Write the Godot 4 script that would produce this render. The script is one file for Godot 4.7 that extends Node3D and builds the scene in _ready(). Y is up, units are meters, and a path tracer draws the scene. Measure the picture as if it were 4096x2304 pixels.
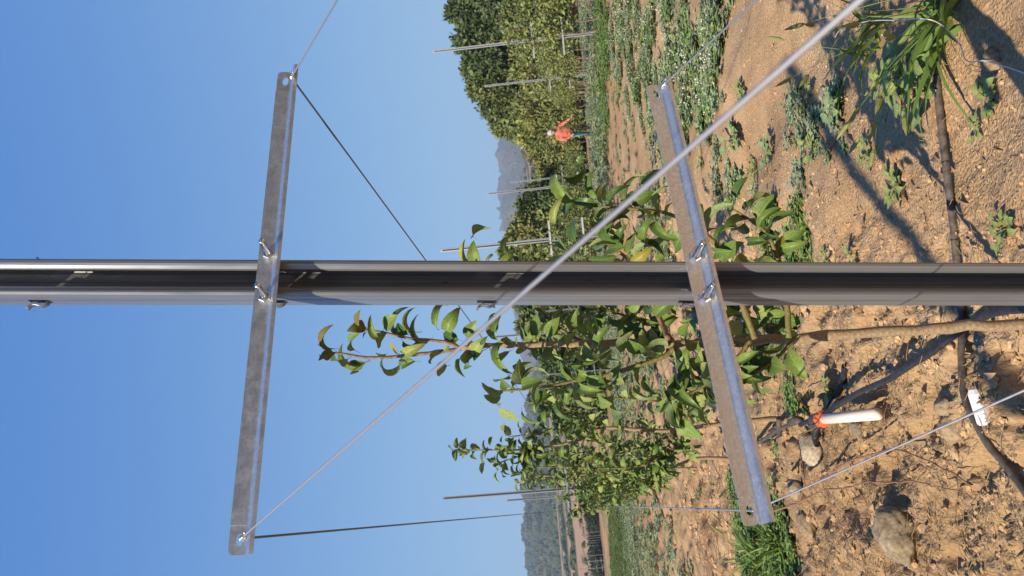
extends Node3D
# A young pear orchard seen past the end post of a trellis row. The photograph lies on its side, so the camera is rolled by about 90 degrees.

const UP := Vector3.UP
const NTH := ["first", "second", "third", "fourth", "fifth", "sixth", "seventh", "eighth", "ninth", "tenth", "eleventh", "twelfth", "thirteenth", "fourteenth", "fifteenth", "sixteenth", "seventeenth", "eighteenth", "nineteenth", "twentieth", "twenty-first", "twenty-second", "twenty-third", "twenty-fourth"]
const TAU_3 := TAU / 3.0
var rng := RandomNumberGenerator.new()
var noise_a := FastNoiseLite.new()
var noise_b := FastNoiseLite.new()
var noise_c := FastNoiseLite.new()
var noise_d := FastNoiseLite.new()
var mats := {}
var leaf_shapes: Array[ArrayMesh] = []
var simple_leaf: ArrayMesh
var clump_shapes: Array[ArrayMesh] = []
var weed_shapes: Array[ArrayMesh] = []

func _ready():
	rng.seed = 7
	# ---- camera ----
	var cam := Camera3D.new()
	cam.name = "camera"
	cam.transform = Transform3D(Basis(Vector3(-0.094, -0.993, -0.066), Vector3(0.996, -0.094, -0.006), Vector3(-0.000, -0.066, 0.998)), Vector3(0, 0.95, 0))
	var lens := CameraAttributesPhysical.new()
	lens.frustum_focal_length = 47.9
	lens.exposure_aperture = 26.0
	lens.frustum_focus_distance = 1.6
	lens.frustum_near = 0.05
	lens.frustum_far = 9000.0
	cam.attributes = lens
	cam.fov = 40.13
	cam.near = 0.05
	cam.far = 9000.0
	cam.current = true
	add_child(cam)
	# ---- sky, sun, exposure ----
	var env := Environment.new()
	env.background_mode = Environment.BG_SKY
	var sky := Sky.new()
	var sm := ProceduralSkyMaterial.new()
	sm.sky_top_color = Color(0.200, 0.403, 0.676)
	sm.sky_horizon_color = Color(0.553, 0.707, 0.808)
	sm.sky_curve = 0.26
	sm.ground_bottom_color = Color(0.36, 0.29, 0.22)
	sm.ground_horizon_color = Color(0.46, 0.44, 0.40)
	sm.sun_angle_max = 12.0
	sm.sun_curve = 0.1
	sky.sky_material = sm
	env.sky = sky
	env.tonemap_mode = Environment.TONE_MAPPER_LINEAR
	env.tonemap_exposure = 1.46
	env.fog_enabled = true
	env.fog_density = 0.0004
	env.fog_light_color = Color(0.72, 0.80, 0.92)
	env.sdfgi_enabled = true
	env.ssao_enabled = true
	env.ssil_enabled = true
	var we := WorldEnvironment.new()
	we.name = "world_environment"
	we.environment = env
	add_child(we)
	var sun := DirectionalLight3D.new()
	sun.name = "sun"
	sun.light_color = Color(1.0, 0.93, 0.82)
	sun.light_energy = 1.6
	sun.light_angular_distance = 0.53
	sun.shadow_enabled = true
	var to_sun := Vector3(-0.62 * 0.80, 0.60, 0.785 * 0.80).normalized()
	sun.look_at_from_position(to_sun * 50.0, Vector3.ZERO, UP)
	add_child(sun)
	# ---- large structure ----
	for a in [[noise_a, 11, 0.9, 3], [noise_b, 23, 1.0, 4], [noise_c, 5, 1.0, 2], [noise_d, 41, 1.0, 3]]:
		a[0].seed = a[1]
		a[0].frequency = a[2]
		a[0].noise_type = FastNoiseLite.TYPE_SIMPLEX
		a[0].fractal_type = FastNoiseLite.FRACTAL_FBM
		a[0].fractal_octaves = a[3]
	make_materials()
	make_shapes()
	ground()
	hills()
	far_woods()
	tree_belt()
	far_posts()
	orchard_rows()
	near_post()
	wires()
	near_trees()
	worker()
	weeds()
	irrigation()
	stones()
	twigs()
	loose_soil()

# ---------------------------------------------------------------- helpers
func uniq(called: String, parent: Node) -> String:
	if not parent.has_node(NodePath(called)): return called
	var i := 1
	while parent.has_node(NodePath("%s_%03d" % [called, i])): i += 1
	return "%s_%03d" % [called, i]

func tag(o: Node, label: String, category := "", group := "", kind := ""):
	if label: o.set_meta("label", label)
	if category: o.set_meta("category", category)
	if group: o.set_meta("group", group)
	if kind: o.set_meta("kind", kind)
	return o

func thing(called: String, label: String, category: String, at := Vector3.ZERO, group := "") -> Node3D:
	var o := Node3D.new()
	o.name = uniq(called, self)
	add_child(o)
	o.position = at
	tag(o, label, category, group)
	return o

var counts := {}
func put(called: String, mesh: Mesh, m: Material, parent: Node = self) -> MeshInstance3D:
	var o := MeshInstance3D.new()
	var key := "%d/%s" % [parent.get_instance_id(), called]
	var k: int = counts.get(key, 0)
	counts[key] = k + 1
	o.name = called if k == 0 else "%s_%03d" % [called, k]
	o.mesh = mesh
	if m: o.material_override = m
	parent.add_child(o, true)
	return o

func put_many(called: String, mesh: Mesh, where: Array[Transform3D], tint: PackedColorArray, parent: Node = self) -> MultiMeshInstance3D:
	var mm := MultiMesh.new()
	mm.transform_format = MultiMesh.TRANSFORM_3D
	mm.use_colors = tint.size() > 0
	mm.mesh = mesh
	mm.instance_count = where.size()
	for i in where.size():
		mm.set_instance_transform(i, where[i])
		if tint.size() > 0: mm.set_instance_color(i, tint[i])
	var o := MultiMeshInstance3D.new()
	var key := "%d/%s" % [parent.get_instance_id(), called]
	var k: int = counts.get(key, 0)
	counts[key] = k + 1
	o.name = called if k == 0 else "%s_%03d" % [called, k]
	o.multimesh = mm
	parent.add_child(o, true)
	return o

func st_new(smooth := true) -> SurfaceTool:
	var st := SurfaceTool.new()
	st.begin(Mesh.PRIMITIVE_TRIANGLES)
	st.set_smooth_group(0 if smooth else -1)
	return st

func done(st: SurfaceTool) -> ArrayMesh:
	st.generate_normals()
	return st.commit()

func quad(st: SurfaceTool, a: Vector3, b: Vector3, c: Vector3, d: Vector3, ua := Vector2.ZERO, ub := Vector2.RIGHT, uc := Vector2.ONE, ud := Vector2.DOWN):
	st.set_uv(ua); st.add_vertex(a)
	st.set_uv(ub); st.add_vertex(b)
	st.set_uv(uc); st.add_vertex(c)
	st.set_uv(ua); st.add_vertex(a)
	st.set_uv(uc); st.add_vertex(c)
	st.set_uv(ud); st.add_vertex(d)

func box(st: SurfaceTool, t: Transform3D, s: Vector3):
	var h := s * 0.5
	var p := []
	for i in 8:
		p.append(t * Vector3(h.x if i & 1 else -h.x, h.y if i & 2 else -h.y, h.z if i & 4 else -h.z))
	for f in [[0, 2, 3, 1], [4, 5, 7, 6], [0, 1, 5, 4], [2, 6, 7, 3], [0, 4, 6, 2], [1, 3, 7, 5]]:
		quad(st, p[f[0]], p[f[1]], p[f[2]], p[f[3]])

func frame_of(d: Vector3, up := UP) -> Basis:
	var z := d.normalized()
	var x := up.cross(z)
	if x.length() < 0.01: x = Vector3.RIGHT.cross(z)
	x = x.normalized()
	return Basis(x, z.cross(x), z)

# A tube along points; r is a radius or an array of radii; lobes twists a strand pattern along it
func tube(st: SurfaceTool, p: PackedVector3Array, r, n := 8, caps := true, lobes := 0, pitch := 0.03):
	var rings := []
	var b := frame_of(p[1] - p[0])
	var run := 0.0
	for i in p.size():
		var d: Vector3 = (p[min(i + 1, p.size() - 1)] - p[max(i - 1, 0)]).normalized()
		var x := (b.x - d * b.x.dot(d)).normalized()
		b = Basis(x, d.cross(x), d)
		if i > 0: run += p[i].distance_to(p[i - 1])
		var rr: float = r if r is float else r[i]
		var ring := PackedVector3Array()
		for k in n + 1:
			var a := TAU * k / n
			var q := rr
			if lobes: q = rr * (0.84 + 0.2 * absf(cos((a * lobes + TAU * run / pitch * lobes * 0.5) * 0.5)))
			ring.append(p[i] + b.x * cos(a) * q + b.y * sin(a) * q)
		rings.append([ring, run])
	for i in p.size() - 1:
		for k in n:
			var u0 := float(k) / n
			var u1 := float(k + 1) / n
			quad(st, rings[i][0][k], rings[i + 1][0][k], rings[i + 1][0][k + 1], rings[i][0][k + 1], Vector2(u0, rings[i][1]), Vector2(u0, rings[i + 1][1]), Vector2(u1, rings[i + 1][1]), Vector2(u1, rings[i][1]))
	if caps:
		for e in [0, p.size() - 1]:
			for k in n:
				var a: Vector3 = rings[e][0][k]
				var c: Vector3 = rings[e][0][k + 1]
				for v in ([p[e], a, c] if e == 0 else [p[e], c, a]):
					st.set_uv(Vector2.ZERO)
					st.add_vertex(v)

func smooth_path(p: PackedVector3Array, per := 5) -> PackedVector3Array:
	var out := PackedVector3Array()
	for i in p.size() - 1:
		var a := p[max(i - 1, 0)]
		var d := p[min(i + 2, p.size() - 1)]
		for k in per:
			out.append(p[i].cubic_interpolate(p[i + 1], a, d, float(k) / per))
	out.append(p[p.size() - 1])
	return out

func points(mm: Array) -> PackedVector3Array:
	var out := PackedVector3Array()
	for i in mm.size() / 3: out.append(Vector3(mm[i * 3], mm[i * 3 + 1], mm[i * 3 + 2]) * 0.001)
	return out

func radii(n: int, a: float, b: float, wob := 0.0) -> Array:
	var out := []
	for i in n: out.append(lerpf(a, b, float(i) / (n - 1)) * (1.0 + wob * rng.randf_range(-1, 1)))
	return out

func lin(r: float, g: float, b: float) -> Color:
	return Color(r, g, b).linear_to_srgb()

# ---------------------------------------------------------------- terrain
func base_height(x: float, z: float) -> float:
	var r := Vector2(x, z).length()
	var y := -0.95 * smoothstep(5.0, 45.0, r)
	if r > 130.0: y += 23.0 * pow(clampf((r - 130.0) / 470.0, 0, 1), 1.3)
	return y

func relief(x: float, z: float) -> float:
	var r := Vector2(x, z).length()
	if r > 60.0: return 0.0
	var fade := 1.0 - smoothstep(25.0, 60.0, r)
	var y := noise_a.get_noise_2d(x * 1.1, z * 1.1) * 0.035
	if r < 16.0:
		var rough := 0.32 + 0.68 * smoothstep(0.25, -0.35, x + 0.16 * (z + 2.0))   # cloddy on the left, crusted on the right
		var n := noise_b.get_noise_2d(x * 9.0, z * 9.0)
		y += (absf(n) * -0.020 + 0.004) * rough
		var big := noise_d.get_noise_2d(x * 3.3 + 7.0, z * 3.3)
		y += (big * 0.028 - smoothstep(0.22, 0.36, -big) * 0.03) * smoothstep(0.15, -0.35, x + 0.16 * (z + 2.0))
		var m := noise_d.get_noise_2d(x * 24.0 + 40.0, z * 24.0)
		y += (absf(m) * -0.012 + clampf(m - 0.2, 0.0, 1.0) * 0.045) * rough * (1.0 - smoothstep(5.0, 10.0, r))
	# the bank and furrow that run along the rows
	var s := x - 0.2 * z
	y += 0.05 * exp(-pow((s - 1.75) / 0.22, 2.0)) - 0.03 * exp(-pow((s - 1.3) / 0.2, 2.0))
	return y * fade

func gh(x: float, z: float) -> float:
	return base_height(x, z) + relief(x, z)

func on_ground(x: float, z: float, lift := 0.0) -> Vector3:
	return Vector3(x, gh(x, z) + lift, z)

func soil_color(x: float, z: float, r: float) -> Color:
	var c := Color(0.555, 0.37, 0.21)
	if r < 80.0:
		var n := noise_a.get_noise_2d(x * 0.7 + 9.0, z * 0.7)
		var m := noise_b.get_noise_2d(x * 3.0 + 3.0, z * 3.0)
		c = c.lerp(Color(0.62, 0.44, 0.26), clampf(n * 0.8 + 0.3, 0, 1))
		c = c.lerp(Color(0.46, 0.295, 0.155), clampf(m * 0.9, 0, 0.6))
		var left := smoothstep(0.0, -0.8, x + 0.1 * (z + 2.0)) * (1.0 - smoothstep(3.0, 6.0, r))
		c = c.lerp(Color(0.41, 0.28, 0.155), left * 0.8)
		if r > 12.0: c = c.lerp(Color(0.52, 0.30, 0.16), 0.5)
	if r > 25.0:
		var g := smoothstep(0.0, 0.25, noise_a.get_noise_2d(x * 0.12, z * 0.12) + 0.08)
		c = c.lerp(Color(0.20, 0.21, 0.08), g * 0.7 * smoothstep(25.0, 60.0, r))
	if r > 110.0:
		# stubble fields and scrub on the slope across the valley
		var n2 := noise_a.get_noise_2d(x * 0.03, z * 0.03) * 40.0
		var k := r + n2 + x * 0.25
		var f := Color(0.11, 0.12, 0.06)
		if k > 150.0 and k < 300.0: f = Color(0.52, 0.35, 0.21)
		if k > 212.0 and k < 219.0: f = Color(0.16, 0.14, 0.07)
		if k > 335.0 and k < 400.0 and noise_a.get_noise_2d(x * 0.02 + 5.0, z * 0.01) > -0.12: f = Color(0.48, 0.33, 0.21)
		if k > 440.0 and k < 580.0 and noise_a.get_noise_2d(x * 0.015, z * 0.02) > -0.15: f = Color(0.47, 0.33, 0.22)
		if k > 98.0 and k < 125.0: f = Color(0.36, 0.15, 0.07)
		c = c.lerp(f, smoothstep(110.0, 122.0, r))
	return c

func ground():
	var ang := PackedFloat32Array()
	var a := -180.0
	while a < 180.0:
		ang.append(deg_to_rad(a))
		var f := absf(a)
		a += 0.26 if f < 25.0 else (0.8 if f < 60.0 else 6.0)
	var rad := PackedFloat32Array([0.05, 0.3, 0.6, 0.9])
	var r := 1.1
	while r < 3600.0:
		rad.append(r)
		r *= 1.0075 if r < 14.0 else (1.012 if r < 80.0 else 1.03)
	var na := ang.size()
	var nr := rad.size()
	var v := PackedVector3Array(); var nn := PackedVector3Array(); var cc := PackedColorArray()
	v.resize(na * nr); nn.resize(na * nr); cc.resize(na * nr)
	for i in nr:
		for k in na:
			var x := sin(ang[k]) * rad[i]
			var z := -cos(ang[k]) * rad[i]
			v[i * na + k] = Vector3(x, gh(x, z), z)
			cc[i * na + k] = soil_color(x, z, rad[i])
	for i in nr:
		for k in na:
			var d1 := v[min(i + 1, nr - 1) * na + k] - v[max(i - 1, 0) * na + k]
			var d2 := v[i * na + (k + 1) % na] - v[i * na + (k + na - 1) % na]
			var q := d2.cross(d1)
			if q.y < 0.0: q = -q
			nn[i * na + k] = q.normalized()
	var idx := PackedInt32Array()
	idx.resize((nr - 1) * na * 6)
	var w := 0
	for i in nr - 1:
		for k in na:
			var k2 := (k + 1) % na
			for e in [i * na + k, (i + 1) * na + k, (i + 1) * na + k2, i * na + k, (i + 1) * na + k2, i * na + k2]:
				idx[w] = e
				w += 1
	var arr := []
	arr.resize(Mesh.ARRAY_MAX)
	arr[Mesh.ARRAY_VERTEX] = v; arr[Mesh.ARRAY_NORMAL] = nn; arr[Mesh.ARRAY_COLOR] = cc; arr[Mesh.ARRAY_INDEX] = idx
	var m := ArrayMesh.new()
	m.add_surface_from_arrays(Mesh.PRIMITIVE_TRIANGLES, arr)
	tag(put("ground", m, mats.soil), "", "", "", "structure")

func table(t: Array, x: float) -> float:
	for i in t.size() - 1:
		if x <= t[i + 1][0]:
			return lerpf(t[i][1], t[i + 1][1], clampf((x - t[i][0]) / (t[i + 1][0] - t[i][0]), 0, 1))
	return t[t.size() - 1][1]

func hill(ridge: Array, near: float, crest: float, back: float, c1: Color, c2: Color, woods: int, size: float, tint: Color):
	var st := st_new()
	var na := 160
	var nr := 40
	var a0: float = ridge[0][0]
	var a1: float = ridge[ridge.size() - 1][0]
	var grid := []
	var col := []
	for i in nr + 1:
		var row := PackedVector3Array()
		var crow := PackedColorArray()
		var r := lerpf(near, back, float(i) / nr)
		for k in na + 1:
			var az := lerpf(a0, a1, float(k) / na)
			var top := 0.95 + crest * tan(deg_to_rad(table(ridge, az)))
			var t := (r - near) / (crest - near) if r < crest else 1.0 - 0.5 * (r - crest) / (back - crest)
			var x := sin(deg_to_rad(az)) * r
			var z := -cos(deg_to_rad(az)) * r
			var foot := base_height(x, z) - 1.5
			var y := lerpf(foot, top, pow(smoothstep(0.0, 1.0, t) * 0.6 + t * 0.4, 1.1))
			y += noise_a.get_noise_2d(x * 0.012, z * 0.012) * crest * 0.010 * clampf(t * 2.0, 0, 1)
			row.append(Vector3(x, y, z))
			crow.append(c1.lerp(c2, clampf(noise_b.get_noise_2d(x * 0.02, z * 0.02) + 0.5, 0, 1)))
		grid.append(row)
		col.append(crow)
	for i in nr:
		for k in na:
			for e in [[i, k], [i + 1, k], [i + 1, k + 1], [i, k], [i + 1, k + 1], [i, k + 1]]:
				st.set_color(col[e[0]][e[1]])
				st.add_vertex(grid[e[0]][e[1]])
	tag(put("hill", done(st), mats.tinted), "", "", "", "structure")
	var where: Array[Transform3D] = []
	var tints := PackedColorArray()
	for j in woods:
		var i := int(pow(rng.randf(), 0.8) * (nr * 0.82))
		var k := rng.randi() % na
		var p: Vector3 = grid[i][k].lerp(grid[i + 1][k + 1], rng.randf())
		p += (grid[i][k + 1] - grid[i][k]) * rng.randf_range(-0.5, 0.5)
		if noise_a.get_noise_2d(p.x * 0.02 + 30.0, p.z * 0.02) < -0.28: continue
		var s := size * rng.randf_range(0.6, 1.35)
		where.append(Transform3D(Basis(UP, rng.randf() * TAU).scaled(Vector3(s, s * 1.05, s)), p + UP * s * 0.15))
		var g := rng.randf_range(0.7, 1.3)
		tints.append(Color(tint.r * g * rng.randf_range(0.85, 1.2), tint.g * g, tint.b * g))
	tag(put_many("hillside_woods", blob(2), where, tints), "", "", "", "stuff")

func blob(s: int, flat := 1.0) -> ArrayMesh:
	# a lumpy ball of about eighty faces
	var key := "blob%d_%.2f" % [s, flat]
	if mats.has(key): return mats[key]
	var sp := SphereMesh.new()
	sp.radial_segments = 10
	sp.rings = 5
	sp.radius = 0.5
	sp.height = 1.0
	var arr := sp.get_mesh_arrays()
	var v: PackedVector3Array = arr[Mesh.ARRAY_VERTEX]
	var ix: PackedInt32Array = arr[Mesh.ARRAY_INDEX]
	var st := st_new(false)
	for i in ix:
		var p := v[i]
		var q := p * (1.0 + 0.9 * noise_b.get_noise_3d(p.x * 1.6 + s * 7.0, p.y * 1.6, p.z * 1.6))
		q.y *= flat
		st.add_vertex(q)
	var m := done(st)
	m.surface_set_material(0, mats.tinted)
	mats[key] = m
	return m

func hills():
	hill([[-32.0, 2.9], [-27.0, 3.2], [-23.0, 3.5], [-20.2, 3.72], [-18.5, 4.05], [-16.8, 4.2], [-15.1, 3.95], [-12.7, 3.68], [-9.9, 3.45], [-8.0, 3.0], [-5.5, 1.9]], 600.0, 1150.0, 1500.0, Color(0.06, 0.075, 0.04), Color(0.13, 0.12, 0.065), 11000, 6.0, Color(0.06, 0.078, 0.036))
	hill([[-14.0, 1.6], [-9.0, 2.6], [-7.5, 2.85], [-5.6, 3.05], [-1.4, 3.56], [2.8, 3.84], [5.7, 3.86], [7.6, 3.68], [9.5, 3.62], [13.0, 3.2], [20.0, 2.9], [30.0, 2.6]], 900.0, 2100.0, 2600.0, Color(0.07, 0.08, 0.05), Color(0.12, 0.11, 0.07), 3500, 4.5, Color(0.10, 0.11, 0.06))

func far_woods():
	# hedges, scrub and tree rows between the far fields
	var where: Array[Transform3D] = []
	var tints := PackedColorArray()
	for band in [[303.0, 330.0, 330, 2.0], [402.0, 436.0, 320, 2.3], [585.0, 615.0, 200, 3.0], [214.0, 217.0, 60, 1.1]]:
		for i in band[2]:
			var az := deg_to_rad(rng.randf_range(-30.0, 24.0))
			var r := rng.randf_range(band[0], band[1])
			var x := sin(az) * r
			var n2 := noise_a.get_noise_2d(x * 0.03, -cos(az) * r * 0.03) * 40.0
			r -= n2 + x * 0.25
			var z := -cos(az) * r
			x = sin(az) * r
			var s: float = band[3] * rng.randf_range(0.6, 1.3)
			where.append(Transform3D(Basis(UP, rng.randf() * TAU).scaled(Vector3(s * 1.25, s, s * 1.25)), Vector3(x, base_height(x, z) + s * 0.3, z)))
			var g := rng.randf_range(0.7, 1.35)
			tints.append(Color(0.055 * g, 0.07 * g, 0.028 * g))
	tag(put_many("hedgerow_scrub", blob(3), where, tints), "", "", "", "stuff")

# ---------------------------------------------------------------- materials
func speckle(size: int, freq: float, lo: float, hi: float, oct := 4, s := 3, type := FastNoiseLite.TYPE_SIMPLEX_SMOOTH) -> ImageTexture:
	var n := FastNoiseLite.new()
	n.seed = s
	n.frequency = freq
	n.noise_type = type
	n.fractal_octaves = oct
	var im := n.get_seamless_image(size, size)
	im.convert(Image.FORMAT_RGB8)
	for y in size:
		for x in size:
			var g := lerpf(lo, hi, im.get_pixel(x, y).r)
			im.set_pixel(x, y, Color(g, g, g))
	return ImageTexture.create_from_image(im)

func mat(name_: String, c: Color, rough: float, metal := 0.0) -> StandardMaterial3D:
	var m := StandardMaterial3D.new()
	m.resource_name = name_
	m.albedo_color = c
	m.roughness = rough
	m.metallic = metal
	mats[name_] = m
	return m

func tri(m: StandardMaterial3D, scale: float, world := true):
	m.uv1_triplanar = true
	m.uv1_world_triplanar = world
	m.uv1_scale = Vector3.ONE * scale

func make_materials():
	var m := mat("tinted", Color.WHITE, 0.95)
	m.vertex_color_use_as_albedo = true
	m.metallic_specular = 0.2
	m = mat("soil", Color.WHITE, 0.97)
	m.vertex_color_use_as_albedo = true
	m.metallic_specular = 0.15
	m.albedo_texture = speckle(1024, 0.045, 0.68, 1.04, 6, 4)
	m.heightmap_enabled = true
	m.heightmap_texture = speckle(1024, 0.05, 0.0, 1.0, 6, 9)
	m.heightmap_scale = 0.5
	tri(m, 1.7)
	m = mat("clod", Color.WHITE, 0.97)
	m.vertex_color_use_as_albedo = true
	m.metallic_specular = 0.15
	# galvanised sheet: spangle and streaks
	var sp_im := speckle(512, 0.06, 0.80, 1.0, 5, 12, FastNoiseLite.TYPE_SIMPLEX_SMOOTH).get_image()
	var srng := RandomNumberGenerator.new()
	srng.seed = 5150
	for i in 90:
		var cx := srng.randi() % 512
		var cy := srng.randi() % 512
		var le := srng.randi_range(6, 46)
		var sl := srng.randf_range(-0.5, 0.5)
		var gl := srng.randf_range(0.04, 0.16) * (1.0 if srng.randf() < 0.7 else -1.0)
		for k in le:
			for w in srng.randi_range(1, 3):
				var px := posmod(cx + int(k * sl) + w, 512)
				var py := posmod(cy + k, 512)
				var q := sp_im.get_pixel(px, py)
				sp_im.set_pixel(px, py, Color(clampf(q.r + gl, 0, 1), clampf(q.g + gl, 0, 1), clampf(q.b + gl, 0, 1)))
	var spangle := ImageTexture.create_from_image(sp_im)
	m = mat("plate", lin(0.82, 0.84, 0.87), 0.34, 0.90)
	m.albedo_texture = spangle
	m.roughness_texture = speckle(512, 0.02, 0.55, 1.0, 4, 31)
	m.roughness = 0.46
	tri(m, 5.0, false)
	m = mat("channel", lin(0.36, 0.385, 0.43), 0.42, 0.5)
	var im := Image.create(256, 64, false, Image.FORMAT_RGB8)
	var nl := FastNoiseLite.new()
	nl.frequency = 0.05
	for x in 256:
		for y in 64:
			var g := 0.80 + 0.16 * nl.get_noise_1d(x * 2.6) + 0.10 * nl.get_noise_2d(x * 0.6, y * 0.2)
			im.set_pixel(x, y, Color(g, g, g))
	m.albedo_texture = ImageTexture.create_from_image(im)
	m.roughness_texture = speckle(256, 0.03, 0.6, 1.0, 3, 17)
	m = mat("far_steel", lin(0.36, 0.385, 0.43), 0.5, 0.4)
	m = mat("bolt_steel", lin(0.72, 0.73, 0.74), 0.22, 1.0)
	m = mat("wire_steel", lin(0.36, 0.37, 0.40), 0.5, 0.6)
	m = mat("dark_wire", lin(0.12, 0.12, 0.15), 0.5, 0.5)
	# leaves
	var lf := Image.create(96, 192, false, Image.FORMAT_RGB8)
	var ln := FastNoiseLite.new()
	ln.frequency = 0.05
	for y in 192:
		for x in 96:
			var s := (x / 95.0 - 0.5) * 2.0
			var t := y / 191.0
			var g := 0.76 + 0.14 * ln.get_noise_2d(x, y)
			var v := absf(fmod(t * 11.0 - absf(s) * 2.6 + 11.0, 1.0) - 0.5)
			var light := clampf(1.0 - v * 7.0, 0, 1) * 0.16
			light = maxf(light, clampf(1.0 - absf(s) * 13.0, 0, 1) * 0.75)
			lf.set_pixel(x, y, Color(g, g, g * 0.95).lerp(Color(1.0, 0.98, 0.85), clampf(light * 1.2, 0, 1)))
	var ltex := ImageTexture.create_from_image(lf)
	for a in [["leaf_top", lin(0.205, 0.335, 0.085), 0.40], ["leaf_top_b", lin(0.285, 0.425, 0.115), 0.44], ["leaf_top_c", lin(0.46, 0.56, 0.20), 0.5], ["leaf_top_dark", lin(0.125, 0.235, 0.068), 0.34], ["leaf_under", lin(0.56, 0.74, 0.38), 0.6], ["leaf_young", lin(0.36, 0.33, 0.12), 0.55], ["leaf_yellow", lin(0.50, 0.46, 0.10), 0.5]]:
		m = mat(a[0], a[1], a[2])
		m.albedo_texture = ltex
		m.backlight_enabled = true
		m.backlight = Color(0.62, 0.82, 0.30) if a[0] in ["leaf_under", "leaf_young"] else Color(0.34, 0.50, 0.14)
		m.metallic_specular = 0.32
	for a in [["bark", lin(0.46, 0.33, 0.20), 0.8], ["shoot", lin(0.32, 0.19, 0.10), 0.7], ["shoot_green", lin(0.24, 0.20, 0.06), 0.7], ["old_bark", lin(0.16, 0.12, 0.08), 0.9], ["dry_twig", lin(0.34, 0.18, 0.09), 0.85], ["grey_twig", lin(0.30, 0.23, 0.18), 0.9], ["straw", lin(0.50, 0.36, 0.19), 0.85]]:
		m = mat(a[0], a[1], a[2])
		m.albedo_texture = speckle(128, 0.05, 0.65, 1.0, 3, 21)
		tri(m, 18.0, false)
	for a in [["hose", lin(0.045, 0.042, 0.045), 0.5], ["hose_dusty", lin(0.17, 0.14, 0.115), 0.75]]:
		m = mat(a[0], a[1], a[2])
		m.albedo_texture = speckle(256, 0.03, 0.45, 1.0, 4, 51)
		tri(m, 6.0, false)
	m = mat("black_plastic", lin(0.055, 0.052, 0.055), 0.45)
	m = mat("orange_plastic", lin(0.85, 0.16, 0.03), 0.4)
	m = mat("white_pipe", lin(0.80, 0.72, 0.60), 0.45)
	m = mat("white_plastic", lin(0.66, 0.67, 0.70), 0.4)
	m = mat("stone", Color.WHITE, 0.92)
	m.vertex_color_use_as_albedo = true
	m.albedo_texture = speckle(512, 0.03, 0.55, 1.0, 5, 61)
	m.heightmap_enabled = true
	m.heightmap_texture = speckle(512, 0.04, 0.0, 1.0, 5, 62)
	m.heightmap_scale = 0.12
	tri(m, 4.0, false)
	for a in [["weed_grey", lin(0.25, 0.31, 0.165)], ["weed_green", lin(0.15, 0.24, 0.055)], ["grass_green", lin(0.105, 0.18, 0.032)], ["seed_head", lin(0.22, 0.24, 0.07)], ["crown_leaf", Color.WHITE], ["orchard_leaf", Color.WHITE]]:
		m = mat(a[0], a[1], 0.6)
		m.vertex_color_use_as_albedo = true
		m.backlight_enabled = true
		m.backlight = Color(0.3, 0.34, 0.1)
	m = mat("berry", lin(0.62, 0.62, 0.52), 0.6)
	m = mat("twine", lin(0.62, 0.60, 0.60), 0.7)
	m = mat("coral_cloth", lin(0.80, 0.16, 0.13), 0.85)
	m = mat("dark_cloth", lin(0.03, 0.03, 0.04), 0.9)
	m = mat("turquoise_cloth", lin(0.05, 0.30, 0.36), 0.85)
	m = mat("cap_cloth", lin(0.42, 0.38, 0.46), 0.85)
	m = mat("skin", lin(0.42, 0.23, 0.15), 0.6)

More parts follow.
